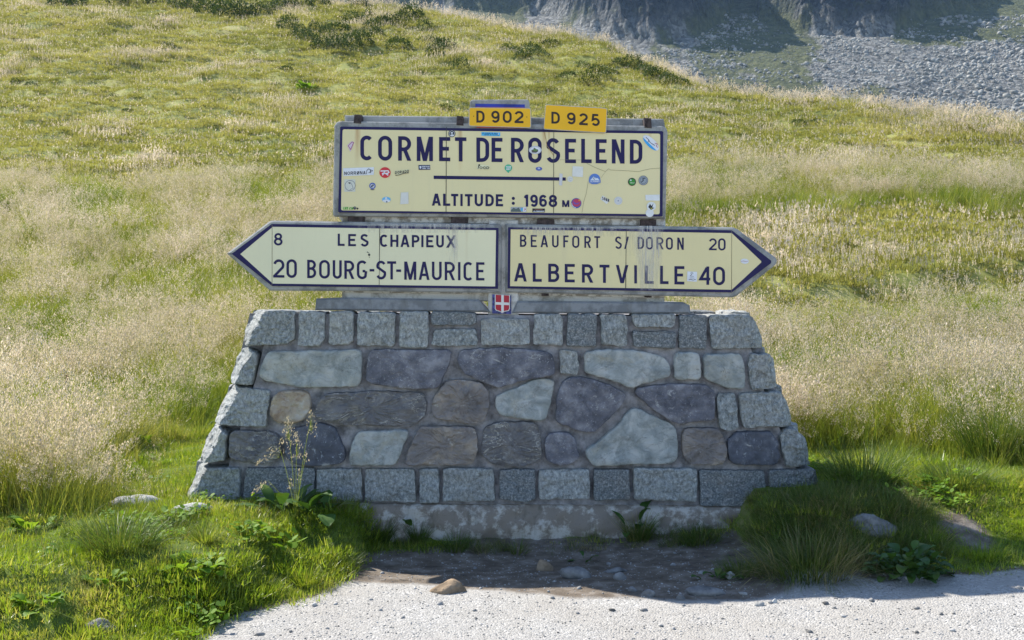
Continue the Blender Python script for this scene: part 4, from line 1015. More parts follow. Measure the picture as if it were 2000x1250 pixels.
joint_line(s4([(905, 95)])[0], s4([(899, 525)])[0], YM-.0022, right, .8); joint_line(s4([(1640, 110)])[0], s4([(1637, 538)])[0], YM-.0022, right, .5, M['crack'])
sticker(s4([(1330,393),(1398,396),(1396,465),(1328,461)]), WH, 'white square sticker with a doodle', [('line', (ell(970+1362/3.571, 420+405/3.571, 2.2, 1.5)+[(970+1362/3.571+2.2, 420+405/3.571)], .6), BK), ('line', (s4([(1362,412),(1350,425),(1375,428),(1345,440),(1380,440)]), .8), BK), ('line', (s4([(1340,452),(1355,448),(1370,454),(1388,449)]), 1.0), BK)], right)
sticker(ell(970+1730/3.571, 420+322/3.571, 8, 5, 5), WH, 'small white oval sticker on the arrow head', [('line', (s4([(1705,324),(1720,320),(1735,325),(1755,321)]), .7), (.35,.1,.15))], right)
# lime runs on the right sign and under the brackets
def streak_mat():
    t = NT('lime_run'); p = t.coord()
    n = t.noise(t.scaled(p, (26, 1, 1.4)), 2.0, 5, .65); n2 = t.noise(p, 14, 4, .6)
    a = t.math('MULTIPLY', t.val(n, .42, .62, 0, .85), t.attr('fade')); a = t.math('MULTIPLY', a, t.val(n2, .3, .6, .5, 1))
    t.col((.62, .58, .54)); t.rough(.8)
    tr = t.n.new('ShaderNodeBsdfTransparent'); mx = t.n.new('ShaderNodeMixShader')
    t.l.new(a, mx.inputs[0]); t.l.new(tr.outputs[0], mx.inputs[1]); t.l.new(t.b.outputs[0], mx.inputs[2]); t.l.new(mx.outputs[0], t.out.inputs[0])
    return t.m
M['lime'] = streak_mat()
def lime(x0, x1, y0, y1, parent, strength=1.0, y=YM-.0034):
    nx, nz = 12, 14; V = []; fa = []
    for j in range(nz+1):
        for i in range(nx+1):
            u, v = i/nx, j/nz; V.append(Pw(x0+(x1-x0)*u, y0+(y1-y0)*v, y)); fa.append(strength*min(1, 5*u, 5*(1-u))*(1-.75*v**1.5))
    F = [[j*(nx+1)+i, j*(nx+1)+i+1, (j+1)*(nx+1)+i+1, (j+1)*(nx+1)+i] for j in range(nz) for i in range(nx)]
    mesh('lime_run', V, face_front(V, F), M['lime'], parent, attrs={'fade': fa})
lime(1240, 1296, 441, 567, right, 1.3); lime(1000, 1225, 443, 462, right, .8); lime(1205, 1250, 444, 500, right, .35)
lime(872, 896, 440, 520, left, .9); lime(690, 965, 438, 455, left, .75)

# route number signs -------------------------------------------------
d902 = thing('route_number_sign', 'orange plate reading D 902 fixed on a small concrete panel', 'road sign', (Pw(977, 248)[0], .03, Pw(977, 248)[2]))
prism('slab', rr([(917.5, 194.5), (1034, 194), (1036, 250), (917.5, 249)], 7, 4), -.008, .09, M['sign_concrete'], d902, .005)
flat('old_enamel', [(928.5, 202.5), (1025, 204), (1025, 247), (928, 245.5)], -.0095, M['ultramarine'], d902, 'worn dark blue enamel of the old plate')
flat('old_enamel', [(931, 232), (1024, 233), (1024, 250.5), (931, 249.5)], -.0105, M['old_red'], d902, 'faded red enamel of the old plate')
flat('old_enamel', [(930, 208.5), (1024, 210), (1024, 212.5), (930, 211)], -.0105, M['old_red'], d902)
prism('plate_rim', rr([(915.8, 209.5), (1037, 211), (1037.5, 250), (915.5, 246.5)], 4, 4), -.020, -.0115, M['orange_rim'], d902)
flat('plate', rr([(917, 210.7), (1035.8, 212), (1036.2, 248.8), (916.7, 245.3)], 3.5, 4), -.0212, M['orange'], d902)
text_line('lettering', L1([('D',1452,1532,180,297),('9',1598,1678,181,299)])+L2([('0',60,147,182,300),('2',175,262,184,302)]), -.0220, 4.2, M['black_letter'], d902, label='lettering D 902')
for (a, b) in ((925, 227), (1029, 228.5)): flat('rivet', ell(a, b, 1, 1, 0, 8), -.0222, M['iron'], d902)
d925 = thing('route_number_sign', 'orange plate reading D 925 tilted a little to the right', 'road sign', (Pw(1124, 255)[0], .0, Pw(1124, 255)[2]))
oc = [(1065.5, 203.8), (1186.2, 211), (1184, 260), (1061.2, 252.5)]
prism('plate_rim', rr(oc, 4, 4), -.028, -.014, M['orange_rim'], d925)
flat('plate', rr([(1066.3, 205), (1185, 212.2), (1183, 258.8), (1062.4, 251.5)], 3.5, 4), -.0292, M['orange'], d925)
text_line('lettering', L2([('D',535,617,190,306),('9',687,770,196,312),('2',806,890,204,320),('5',925,1007,210,328)]), -.0300, 4.2, M['black_letter'], d925, slope=.055, label='lettering D 925')
prism('bracket', [(1066, 232), (1076, 232), (1076, 250), (1066, 250)], -.014, .05, M['iron'], d925)
prism('bracket', [(1168, 236), (1178, 236), (1178, 254), (1168, 254)], -.014, .05, M['iron'], d925)

# shield plaque --------------------------------------------------------
sh = thing('shield_plaque', 'small blue plaque with a white cross on a red shield, under the arrow signs', 'plaque', (Pw(980, 612)[0], .02, Pw(980, 612)[2]))
prism('plate', [(961.5, 575), (998.5, 577), (998.5, 613.5), (961.5, 612.5)], .016, .03, M['blue_worn'], sh)
shp = lambda k: [(966.5+k, 575+k*.4), (996-k, 576.5+k*.4), (996-k, 603-k*.6), (994-k, 607-k*.6), (985, 609-k), (981, 612-k), (977, 609-k), (968.5+k, 606.5-k*.6), (966.5+k, 603-k*.6)]
flat('shield', shp(0), .0150, paint((.62, .60, .55)), sh); flat('shield', shp(1.5), .0142, paint((.40, .025, .04)), sh)
flat('cross', [(979, 576), (984, 576), (984, 610), (979, 610)], .0134, paint((.66, .64, .60)), sh); flat('cross', [(968, 590), (994.5, 591), (994.5, 596), (968, 595)], .0128, paint((.66, .64, .60)), sh)

# iron clamps ----------------------------------------------------------
GC = 'iron clamps along the top and bottom edge of the main sign'
def clamp(poly, yf, label, group):
    cx = sum(p[0] for p in poly)/4; cy_ = max(p[1] for p in poly)
    t = thing('iron_clamp', label, 'clamp', Pw(cx, cy_, .03), group)
    prism('clamp_plate', poly, yf, .09, M['iron'], t, .002)
    flat('bolt', ell(cx, (poly[0][1]+poly[2][1])/2, 1.6, 1.6, 0, 8), yf-.004, M['iron'], t)
clamp([(692, 223.5), (706, 224), (705, 241), (690.5, 240)], -.006, 'rusty iron clamp over the top edge of the main sign at its left end', GC)
clamp([(892, 226), (905, 227), (905, 245), (891.5, 244)], -.006, 'rusty iron clamp on the top edge of the main sign beside the D 902 plate', GC)
clamp([(1258, 230), (1272, 231), (1273, 250), (1259, 249)], -.006, 'rusty iron clamp over the top edge of the main sign at its right end', GC)
GB = 'dark iron brackets between the main sign and the arrow signs'
for (a, b, c, d, lab) in ((679, 711.5, 421, 436.5, 'dark bracket above the words LES CHAPIEUX, leftmost of the four below the main sign'), (881, 914, 422.5, 439, 'dark bracket under the altitude line above the right end of the left arrow sign'), (1049, 1083, 427, 442.5, 'dark bracket above BEAUFORT on the right arrow sign'), (1251, 1282, 428.5, 443.5, 'dark bracket above the lime-streaked word DORON')):
    clamp([(a, c), (b, c+.5), (b, d), (a, d-.5)], .02, lab, GB)
GS = 'small rusty lugs under the arrow signs'
for (a, b, c, d, lab) in ((688, 702, 562, 568, 'small rusty lug below the left arrow sign at its left'), (890, 904, 565.5, 572, 'small rusty lug below the left arrow sign under the end of MAURICE'), (1058, 1072, 571.5, 578, 'small rusty lug below the right arrow sign just right of the shield'), (1260, 1273, 574, 581, 'small rusty lug below the right arrow sign under the streaks')):
    clamp([(a, c), (b, c+.3), (b, d), (a, d-.3)], .03, lab, GS)

# ------------------------------------------------------------------ vegetation building blocks
class Geo:
    def __init__(s): s.V = []; s.F = []; s.T = []; s.n = 0
    def add(s, v, f, t):
        v = np.asarray(v, float); s.V.append(v); s.F.append(np.asarray(f)+s.n); s.T.append(np.full(len(v), t) if np.isscalar(t) else t); s.n += len(v)
    def arrays(s): return np.concatenate(s.V), np.concatenate(s.F), np.concatenate(s.T)
def blade(g, base, h, w, az, lean, bend, tint, seg=3):
    """one grass blade as a tapered bent strip of triangles"""
    dx, dy = math.cos(az), math.sin(az); sx, sy = -dy, dx
    tw = random.uniform(-1.2, 1.2); sx, sy = sx*math.cos(tw)-sy*math.sin(tw), sx*math.sin(tw)+sy*math.cos(tw)
    V = []; x = 0; z = 0; a = lean
    for k in range(seg+1):
        ww = w*(1-(k/seg)**1.6)/2
        cx, cy_, cz = base[0]+dx*x, base[1]+dy*x, base[2]+z
        if k < seg: V += [(cx-sx*ww, cy_-sy*ww, cz), (cx+sx*ww, cy_+sy*ww, cz)]
        else: V.append((cx, cy_, cz))
        x += math.sin(a)*h/seg; z += math.cos(a)*h/seg; a += bend/seg
    F = []
    for k in range(seg-1):
        b = 2*k; F += [(b, b+1, b+3), (b, b+3, b+2)]
    b = 2*(seg-1); F.append((b, b+1, b+2))
    g.add(V, F, tint); return V[-1]
def clump(n, rad, h0, h1, w, lean, bend, seg=3, dry=.1, power=.5):
    g = Geo()
    for _ in range(n):
        r = rad*random.random()**power; a = random.uniform(0, 2*math.pi); az = a+random.uniform(-1, 1)
        t = random.random()*.7 if random.random() > dry else random.uniform(.8, 1)
        blade(g, (r*math.cos(a), r*math.sin(a), -.015), random.uniform(h0, h1), w*random.uniform(.6, 1.3), az, abs(random.gauss(0, lean)), random.uniform(0, bend), t, seg)
    return g
def panicle(g, base, h, az, lean, size, nsp, w=.0016, spread=1.0, bendy=.5):
    tip = blade(g, base, h, w*2.0, az, lean, bendy, .85, 3)
    gg = Geo(); L = h*size
    dx, dy = math.cos(az), math.sin(az)
    end_a = lean+bendy*.8
    for k in range(nsp):
        u = random.random(); r = L*.30*spread*(1-u)**.7*random.random()**.4+.002; a = random.uniform(0, 2*math.pi)
        ax = L*(u-1)
        c = np.array([tip[0]+math.sin(end_a)*dx*ax+r*math.cos(a), tip[1]+math.sin(end_a)*dy*ax+r*math.sin(a), tip[2]+math.cos(end_a)*ax+r*.2])
        s = random.uniform(.6, 1.3); q = np.array([random.gauss(0, .5), random.gauss(0, .5), 1]); q = q/np.linalg.norm(q)*.0095*s
        e = np.array([math.cos(a+1), math.sin(a+1), .3])*.0030*s
        gg.add([c-q-e*.2, c+e, c+q, c-e], [(0, 1, 2), (0, 2, 3)], random.random())
    return gg
protos = bpy.data.collections.new('plant_prototypes')
def proto(name, geos, mats):
    """geos: list of Geo, each with its own material"""
    V = []; F = []; T = []; MI = []; n = 0
    for i, g in enumerate(geos):
        v, f, t = g.arrays(); V.append(v); F.append(f+n); T.append(t); MI += [i]*len(f); n += len(v)
    o = mesh(name, np.concatenate(V), np.concatenate(F), None, attrs={'tint': np.concatenate(T)}, link=False, world=False, mats=mats, mat_idx=MI)
    return o
def tall_proto(name, nb, nc, rad, hb, hc, nsp, pk=1.0, w=.0062, seedw=.0016):
    g = clump(nb, rad, hb*.4, hb, w, .38, 1.3, 3, .22); G_ = []
    for _ in range(nc):
        r = rad*random.random()**.5; a = random.uniform(0, 6.28)
        G_.append(panicle(g, (r*math.cos(a), r*math.sin(a), 0), hc*random.uniform(.75, 1.1), random.uniform(-.9, .9), abs(random.gauss(.12, .12)), random.uniform(.22, .34), nsp, seedw))
    s = Geo()
    for q in G_:
        v, f, t = q.arrays(); s.add(v, f, t)
    if not G_: return proto(name, [g], [M['meadow_blade']])
    return proto(name, [g, s], [M['meadow_blade'], M['seed_head']])
def coll(name, objs):
    c = bpy.data.collections.new(name)
    for o in objs: c.objects.link(o)
    return c
def scatter(name, P_, rot, scl, idx, c, label, extra=None):
    me = bpy.data.meshes.new(name); n = len(P_)
    me.vertices.add(n); me.vertices.foreach_set('co', np.asarray(P_, np.float32).ravel())
    a = me.attributes.new('rot', 'FLOAT_VECTOR', 'POINT'); a.data.foreach_set('vector', np.asarray(rot, np.float32).ravel())
    a = me.attributes.new('scl', 'FLOAT_VECTOR', 'POINT'); a.data.foreach_set('vector', np.asarray(scl, np.float32).ravel())
    a = me.attributes.new('idx', 'INT', 'POINT'); a.data.foreach_set('value', np.asarray(idx, np.int32))
    me.update()
    o = bpy.data.objects.new(name, me); COL.objects.link(o); tag(o, label, None, kind='stuff')
    ng = bpy.data.node_groups.new(name+'_nodes', 'GeometryNodeTree')
    ng.interface.new_socket('Geometry', in_out='INPUT', socket_type='NodeSocketGeometry'); ng.interface.new_socket('Geometry', in_out='OUTPUT', socket_type='NodeSocketGeometry')
    N = ng.nodes; gi = N.new('NodeGroupInput'); go = N.new('NodeGroupOutput'); iop = N.new('GeometryNodeInstanceOnPoints'); ci = N.new('GeometryNodeCollectionInfo')
    ci.inputs['Collection'].default_value = c; ci.inputs['Separate Children'].default_value = True; ci.inputs['Reset Children'].default_value = True
    iop.inputs['Pick Instance'].default_value = True
    L = ng.links; L.new(gi.outputs[0], iop.inputs['Points']); L.new(ci.outputs[0], iop.inputs['Instance'])
    for k, ty, s in (('rot', 'FLOAT_VECTOR', 'Rotation'), ('scl', 'FLOAT_VECTOR', 'Scale'), ('idx', 'INT', 'Instance Index')):
        na = N.new('GeometryNodeInputNamedAttribute'); na.data_type = ty; na.inputs['Name'].default_value = k; L.new(na.outputs[0], iop.inputs[s])
    L.new(iop.outputs[0], go.inputs[0])
    md = o.modifiers.new('scatter', 'NODES'); md.node_group = ng
    return o
def frus(n, Y0, Y1, umax=.60, p=1.0, seed=0):
    """random ground points inside a wide wedge before the camera, density falling with distance ** p"""
    r = np.random.default_rng(seed+100)
    # want pdf over (u,Y) ~ Y * Y^-p  (area element Y du dY)
    e = 2-p
    q = r.random(n); Y = (Y0**e+q*(Y1**e-Y0**e))**(1/e) if abs(e) > 1e-6 else Y0*(Y1/Y0)**q
    u = r.uniform(-umax, umax, n)
    return u*Y, Y-CAM_D, r
def in_wall(x, y, m=0.0): return (np.abs(x-.0) < 2.06+m) & (y > -.10-m) & (y < .92+m)
def gmask(x, y): return y-ybound(x)+.14*fbm(x*2.1, y*2.1, 3, 7)    # >0 grass
def rotscl(n, r, s0, s1, tilt=.12, zvar=.25):
    rot = np.stack([r.normal(0, tilt, n), r.normal(0, tilt, n), r.uniform(0, 2*np.pi, n)], 1)
    s = r.uniform(s0, s1, n); return rot, np.stack([s, s, s*r.uniform(1-zvar, 1+zvar, n)], 1)

# tallness of the meadow, 0 short .. 1 tall
def tallness(x, y):
    Y = y+CAM_D; u = x/Y
    n = fbm(x*.5, y*.5, 3, 90)
    L = sstep(10.4, 13.4, Y+n*1.8+4.2*sstep(-.32, -.42, u)+2.0*sstep(-.27, -.33, u))*(1-sstep(29, 33, Y+3*n))
    L = L*sstep(.10, -.02, u)
    Rr = sstep(7.75, 8.7, Y+n*.5+.75*sstep(.36, .46, u))*(1-sstep(14.5, 16.5, Y+1.5*n))*sstep(.05, .2, u)
    M_ = sstep(.18, .05, np.abs(u-.05))*sstep(12, 13, Y)*(1-sstep(26, 30, Y+3*n))
    R2 = sstep(23.0, 24.5, Y+2*n)*(1-sstep(29, 31, Y+2.5*n))*sstep(.02, .12, u)
    return np.clip(np.maximum.reduce([L, Rr, M_, R2*.9]), 0, 1)

tall = coll('meadow_plants', [tall_proto('tall_grass_a', 46, 5, .15, .42, .62, 17), tall_proto('tall_grass_b', 40, 8, .16, .38, .70, 20),
                              tall_proto('tall_grass_c', 60, 2, .15, .45, .60, 14), tall_proto('tall_grass_d', 38, 11, .18, .34, .56, 22), tall_proto('tall_grass_e', 70, 0, .15, .44, .5, 0) if False else tall_proto('tall_grass_e', 70, 0, .14, .44, .5, 20)])
x, y, r = frus(42000, 6.4, 34, .58, 1.25, 1)
cl = fbm(x*1.5, y*1.2, 3, 151)
t = tallness(x, y); ux = x/(y+CAM_D); low = .30*sstep(-.26, -.40, ux+.05*fbm(x*1.1, y*1.1, 2, 155))*(t < .3)*(y > -1.6); keep = (r.random(len(x)) < np.maximum(t*sstep(-.38, .05, cl), low*sstep(-.1, .2, cl))) & ~in_wall(x, y, .15) & (gmask(x, y) > .5)
lowk = (t < .3)[keep]
x, y = x[keep], y[keep]; n = len(x)
rot, scl = rotscl(n, r, .65, 1.2); Yv = y+CAM_D; scl *= (1+.45*fbm(x*.9, y*.9, 3, 152))[:, None]
scl *= (1+.35*sstep(16, 30, Yv))[:, None]
ms = .01-.14*np.exp(-((x/Yv+.26)/.08)**2)*sstep(15, 12, Yv)-.25*sstep(.40, .47, x/Yv)*sstep(11, 9, Yv)-.12*sstep(9.6, 8.2, Yv)*(x > 0)+fbm(x*.55, y*.30, 3, 120)+.25*sstep(.2, .35, x/Yv)*np.sin(Yv*2)
scl *= np.where(lowk, .55, .62+.38*sstep(.3, 1, t[keep]))[:, None]
q = r.random(n)
idx = np.where(ms+.18*(q-.5) > .20, 3, np.where(ms+.22*(q-.5) > .07, 1, np.where(ms > -.06, 0, np.where(q < .5, 2, 4))))
rot[:, 1] += .10   # a light wind from the left
scatter('tall_meadow_grass', np.stack([x, y, ground_z(x, y)-.01], 1), rot, scl, idx, tall, 'tall dry meadow grass with pale pinkish seed heads')
print('tall', n)

# short lawn
lawn = coll('lawn_plants', [proto('lawn_tuft_%s' % c, [clump(80, .11, .02, h, .0044, .85, 1.2, 2, d)], [M['lawn_blade']]) for c, h, d in (('a', .042, .10), ('b', .055, .25), ('c', .035, .6), ('d', .075, .15))])
x, y, r = frus(62000, 4.2, 15.5, .60, 1.3, 2)
t = tallness(x, y); g_ = gmask(x, y)
px_, py_, _ = hit(1885, 1035); patch = np.exp(-((x-px_)/.17)**2-((y-py_)/.26)**2)
bare = sstep(.16, .30, fbm(x*1.6+4, y*1.9, 3, 163))*(y+CAM_D < 9.5)
keep = (r.random(len(x)) > t*.8) & (r.random(len(x)) > bare*.85) & (r.random(len(x)) > .8*sstep(1.3, 1.5, x)*sstep(2.55, 2.35, x)*sstep(.0, -.15, y)) & ~in_wall(x, y, .0) & (g_ > .02) & (r.random(len(x)) > patch*1.15) & (r.random(len(x)) < sstep(.0, .12, g_)+.1)
x, y = x[keep], y[keep]; n = len(x); rot, scl = rotscl(n, r, .7, 1.25, .15)
hs = fbm(x*3.0, y*3.0, 3, 77); scl *= (1+.9*hs).clip(.35, 2)[:, None]*(1+.4*sstep(10, 22, y+CAM_D))[:, None]; pn = fbm(x*1.2, y*1.2, 3, 161)+.5*(r.random(n)-.5); idx = np.where(pn > .22, 2, np.where(pn > .02, 1, np.where(pn > -.3, 0, 3)))
scatter('short_grass', np.stack([x, y, ground_z(x, y)-.005], 1), rot, scl, idx, lawn, 'short bright green grass beside the wall and road')
print('lawn', n)

# rough tufts: dead blades, and dark ones colouring in the wall's shade; also foundation, verge
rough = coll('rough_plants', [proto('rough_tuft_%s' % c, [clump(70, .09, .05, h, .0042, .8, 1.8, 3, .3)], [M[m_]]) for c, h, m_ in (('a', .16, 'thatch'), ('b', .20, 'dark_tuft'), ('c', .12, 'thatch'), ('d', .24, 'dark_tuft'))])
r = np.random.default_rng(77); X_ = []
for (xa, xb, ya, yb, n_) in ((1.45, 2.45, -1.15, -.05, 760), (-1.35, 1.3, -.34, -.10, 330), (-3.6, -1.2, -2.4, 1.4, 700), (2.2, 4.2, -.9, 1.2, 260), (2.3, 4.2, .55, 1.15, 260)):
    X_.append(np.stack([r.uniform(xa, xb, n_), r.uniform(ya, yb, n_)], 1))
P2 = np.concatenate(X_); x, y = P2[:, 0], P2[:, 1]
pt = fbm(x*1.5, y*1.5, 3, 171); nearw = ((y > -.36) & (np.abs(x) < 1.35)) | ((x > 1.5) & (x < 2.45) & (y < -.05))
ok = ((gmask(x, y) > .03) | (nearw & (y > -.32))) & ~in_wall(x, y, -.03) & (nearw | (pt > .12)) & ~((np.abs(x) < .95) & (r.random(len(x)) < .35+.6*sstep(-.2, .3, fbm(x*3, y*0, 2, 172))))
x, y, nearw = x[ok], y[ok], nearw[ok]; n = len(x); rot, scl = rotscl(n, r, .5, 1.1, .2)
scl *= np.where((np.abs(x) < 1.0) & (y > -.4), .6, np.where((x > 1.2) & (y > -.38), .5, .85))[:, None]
scatter('rough_grass', np.stack([x, y, ground_z(x, y)-.01], 1), rot, scl, r.integers(0, 4, n), rough, 'rough dead and dark grass, toned down for the shade, also along the foundation')
# low broad weeds
def weed_geo(n, rad, L, h):
    g = Geo()
    for _ in range(n):
        a = random.uniform(0, 6.28); rr_ = rad*random.random()**.5; c = np.array([rr_*math.cos(a), rr_*math.sin(a), h*random.random()]); b = random.uniform(0, 6.28); l = L*random.uniform(.5, 1.2); p = random.uniform(-.3, .7)
        d = np.array([math.cos(b)*math.cos(p), math.sin(b)*math.cos(p), math.sin(p)])*l; e = np.array([-math.sin(b), math.cos(b), random.uniform(-.3, .3)])*l*.42
        g.add([c, c+d*.35+e, c+d*.8+e*.7, c+d, c+d*.8-e*.7, c+d*.35-e], [(0, 1, 5), (1, 2, 5), (2, 4, 5), (2, 3, 4)], random.random())
    return g
weeds = coll('weed_plants', [proto('weed_%s' % c, [weed_geo(n_, r_, L_, h_)], [M['leaf']]) for c, n_, r_, L_, h_ in (('a', 26, .07, .035, .05), ('b', 16, .05, .022, .03), ('c', 34, .10, .045, .07))])
r = np.random.default_rng(78); x = r.uniform(-3.4, -1.0, 1500); y = r.uniform(-2.6, 1.6, 1500)
x = np.r_[x, r.uniform(1.2, 3.6, 500)]; y = np.r_[y, r.uniform(-1, .9, 500)]
ok = (gmask(x, y) > .06) & ~in_wall(x, y, .02) & (fbm(x*1.7, y*1.7, 3, 181) > .14+.30*r.random(len(x))); x, y = x[ok], y[ok]; n = len(x); rot, scl = rotscl(n, r, .6, 1.3, .15)
scatter('low_weeds', np.stack([x, y, ground_z(x, y)+.015], 1), rot, scl, r.integers(0, 3, n), weeds, 'small round-leaved weeds scattered through the verge')

# hillside
def hill_proto(name, nb, rad, h, w, dry, seeds):
    g = clump(nb, rad, h*.4, h, w, .6, 1.1, 2, dry); s = Geo()
    for _ in range(seeds):
        r_ = rad*random.random()**.5; a = random.uniform(0, 6.28); c = np.array((r_*math.cos(a), r_*math.sin(a), h*random.uniform(.8, 1.7)))
        for _k in range(4):
            cc = c+np.array([random.gauss(0, .012), random.gauss(0, .012), random.gauss(0, .04)])
            s.add([cc-(.012, 0, .018), cc+(.012, 0, -.018), cc+(0, .004, .028)], [(0, 1, 2)], random.random())
    if seeds: return proto(name, [g, s], [M['hill_blade'], M['seed_head']])
    return proto(name, [g], [M['hill_blade']])
hillc = coll('hillside_plants', [hill_proto('hill_tuft_a', 80, .30, .16, .022, .1, 2), hill_proto('hill_tuft_b', 80, .32, .22, .020, .3, 6), hill_proto('hill_tuft_c', 80, .28, .30, .020, .15, 14), hill_proto('hill_tuft_d', 90, .34, .12, .026, .05, 1)])
x, y, r = frus(66000, 13.5, 118, .56, 1.0, 3)
Yv = y+CAM_D; t = tallness(x, y)
keep = (r.random(len(x)) > t*.75) & (Yv < ridge(x/Yv)+6)
x, y = x[keep], y[keep]; Yv = y+CAM_D; n = len(x); rot, scl = rotscl(n, r, .7, 1.3, .12)
scl *= (1+.5*sstep(50, 90, Yv))[:, None]*(1-.45*sstep(24, 15, Yv))[:, None]
nr = sstep(10, 2, ridge(x/Yv)-Yv); hn = fbm(x*.16, y*.12, 3, 130); q = r.random(n)
idx = np.where((q < nr*.6) | (hn > .42), 2, np.where(hn+.25*(q-.5) > .22, 1, np.where(q < .5, 0, 3)))
scatter('hillside_grass', np.stack([x, y, ground_z(x, y)-.02], 1), rot, scl, idx, hillc, 'yellow-green mountain grass over the hillside')
print('hill', n)

# stones: icosphere-like lumps
def rock_geo(seed, sx=1, sy=1, sz=.6, sub=3, flat_=.0):
    import bmesh
    bm = bmesh.new(); bmesh.ops.create_icosphere(bm, subdivisions=sub, radius=1)
    for v in bm.verts:
        c = v.co.copy()
        d = 1+.28*mnoise.noise(c*1.1+Vector((seed*5.1, 0, 0)))+.10*mnoise.noise(c*3+Vector((0, seed, 0)))
        # facets
        for k in range(5):
            a = Vector((math.sin(seed*3+k*2.1), math.cos(seed*1.7+k*1.3), math.sin(k*1.9+seed))).normalized()
            h = c.dot(a)
            if h > .62: d *= 1-(h-.62)*.55
        v.co = Vector((c.x*sx, c.y*sy, c.z*sz))*d
    V = np.array([tuple(v.co) for v in bm.verts]); F = np.array([[v.index for v in f.verts] for f in bm.faces]); bm.free()
    return V, F
peb = []
for i in range(5):
    V, F = rock_geo(i+20, 1, .8, .55, 1); peb.append(mesh('pebble_%s' % 'abcde'[i], V, F, M['pebble'], link=False, world=False))
pebc = coll('pebbles', peb)
r = np.random.default_rng(5); n = 16000
Y = 4.2*(9/4.2)**r.random(n); u = r.uniform(-.58, .58, n); x = u*Y; y = Y-CAM_D
g_ = gmask(x, y); keep = (g_ < .02+.25*(r.random(n) < .1)) & ~in_wall(x, y, .05)
x, y = x[keep], y[keep]; n = len(x); s = .0035+.005*r.random(n)**3+(r.random(n) < .05)*.02*r.random(n)**2
rot = np.stack([r.uniform(-.4, .4, n), r.uniform(-.4, .4, n), r.uniform(0, 6.28, n)], 1)
scatter('gravel', np.stack([x, y, ground_z(x, y)+s*.15], 1), rot, np.stack([s, s, s], 1), r.integers(0, 5, n), pebc, 'loose grey gravel over the road edge')
sb = []
for i in range(4):
    V, F = rock_geo(i+40, 1, .9, .7, 1); sb.append(mesh('boulder_%s' % 'abcd'[i], V, F, M['scree'], link=False, world=False))
sbc = coll('scree_rocks', sb)
r = np.random.default_rng(6); n = 62000
u = r.uniform(.05, .62, n); Y = r.uniform(330, 560, n)
fo = np.interp(u, [-.5, -.02, .03, .055, .09, .12, .17, .20, .215, .23, .27, .33, .355, .375, .42, .476, .6, .95], [620, 560, 548, 520, 497, 482, 500, 545, 640, 540, 512, 503, 506, 530, 560, 600, 620, 640])
dens = .10+.9*sstep(.26, .42, u)*(1-.8*sstep(480, 505, Y))+.5*np.exp(-((u-.17)/.03)**2)+.5*np.exp(-((u-.31)/.03)**2)+.3*np.exp(-((u-.215)/.02)**2)
dens = dens*(.35+1.3*sstep(-.1, .25, fbm(u*Y*.05, Y*.05, 3, 140)))
keep = (Y < fo) & (r.random(n) < dens); u, Y = u[keep], Y[keep]; n = len(u)
s = .16+.34*r.random(n)**1.5+1.1*r.random(n)**9
s *= 1+.25*sstep(.34, .48, u)
scatter('scree_boulders', np.stack([u*Y, Y-CAM_D, mount_z(u, Y)+s*.2], 1), np.stack([r.uniform(-.6, .6, n), r.uniform(-.6, .6, n), r.uniform(0, 6.28, n)], 1), np.stack([s, s, s], 1), r.integers(0, 4, n), sbc, 'grey boulders of the scree slope')
print('scree', n)

# individual rocks
def rock(px, py, wpx, hpx, mat, label, seed, flatness=1, sink=.35, depth=.8, rotz=0):
    x, y, z = hit(px, py); k = (y+CAM_D)/FPX; w = wpx*k/2; h = hpx*k
    V, F = rock_geo(seed, w, w*depth, h*.85, 3)
    c, s = math.cos(rotz), math.sin(rotz); V = V@np.array([[c, s, 0], [-s, c, 0], [0, 0, 1]])
    o = mesh('rock', V, F, mat, loc=(x, y, z-h*sink*.3), world=False, smooth=False); o.location = (x, y+w*depth*.5, z+h*.1)
    return tag(o, label, 'rock')
ROCKS = [
 (255, 992, 110, 26, M['pale_rock'], 'pale flat rock half hidden in grass left of the wall', 1), (372, 1004, 75, 24, M['pale_rock'], 'small pale slab in dry grass near the left foot of the wall', 2),
 (193, 1232, 70, 22, M['rock'], 'grey rock at the lower left in bright grass', 3), (1706, 1040, 118, 34, M['rock'], 'half buried shaded boulder behind the dark tussock at right', 34),
 (1063, 1115, 34, 22, M['tan_rock'], 'small rounded stone in the shade below the foundation', 5), (1125, 1130, 58, 26, M['rock'], 'flat angular stone in the middle of the shaded earth', 6),
 (878, 1158, 74, 26, M['tan_rock'], 'low tan earthy stone at the shadow edge', 7), (1204, 1118, 46, 10, M['rock'], 'thin flat stone lying right of the angular stone', 8),
 (1212, 1132, 26, 14, M['rock'], 'small lump of stone just below the thin flat stone', 9), (1375, 1162, 84, 16, M['rock'], 'long low stone in the shaded gravel at right', 10),
 (1265, 1166, 30, 14, M['rock'], 'bluish small stone in the shaded gravel', 11), (1427, 1130, 20, 14, M['pale_rock'], 'small stone beside the dark tussock', 12),
 (1484, 1184, 22, 9, M['pale_rock'], 'small pale stone at the edge of the shadow on the gravel', 13), (1513, 1178, 12, 9, M['pale_rock'], 'tiny pale stone right of the one at the shadow edge', 14),
 (1330, 1170, 18, 10, M['rock'], 'pebble left of the long low stone', 15), (1235, 1155, 20, 9, M['rock'], 'pebble left of the bluish stone', 16)]
for rk in ROCKS: rock(*rk, depth=(.55 if rk[1] > 1080 else .7))

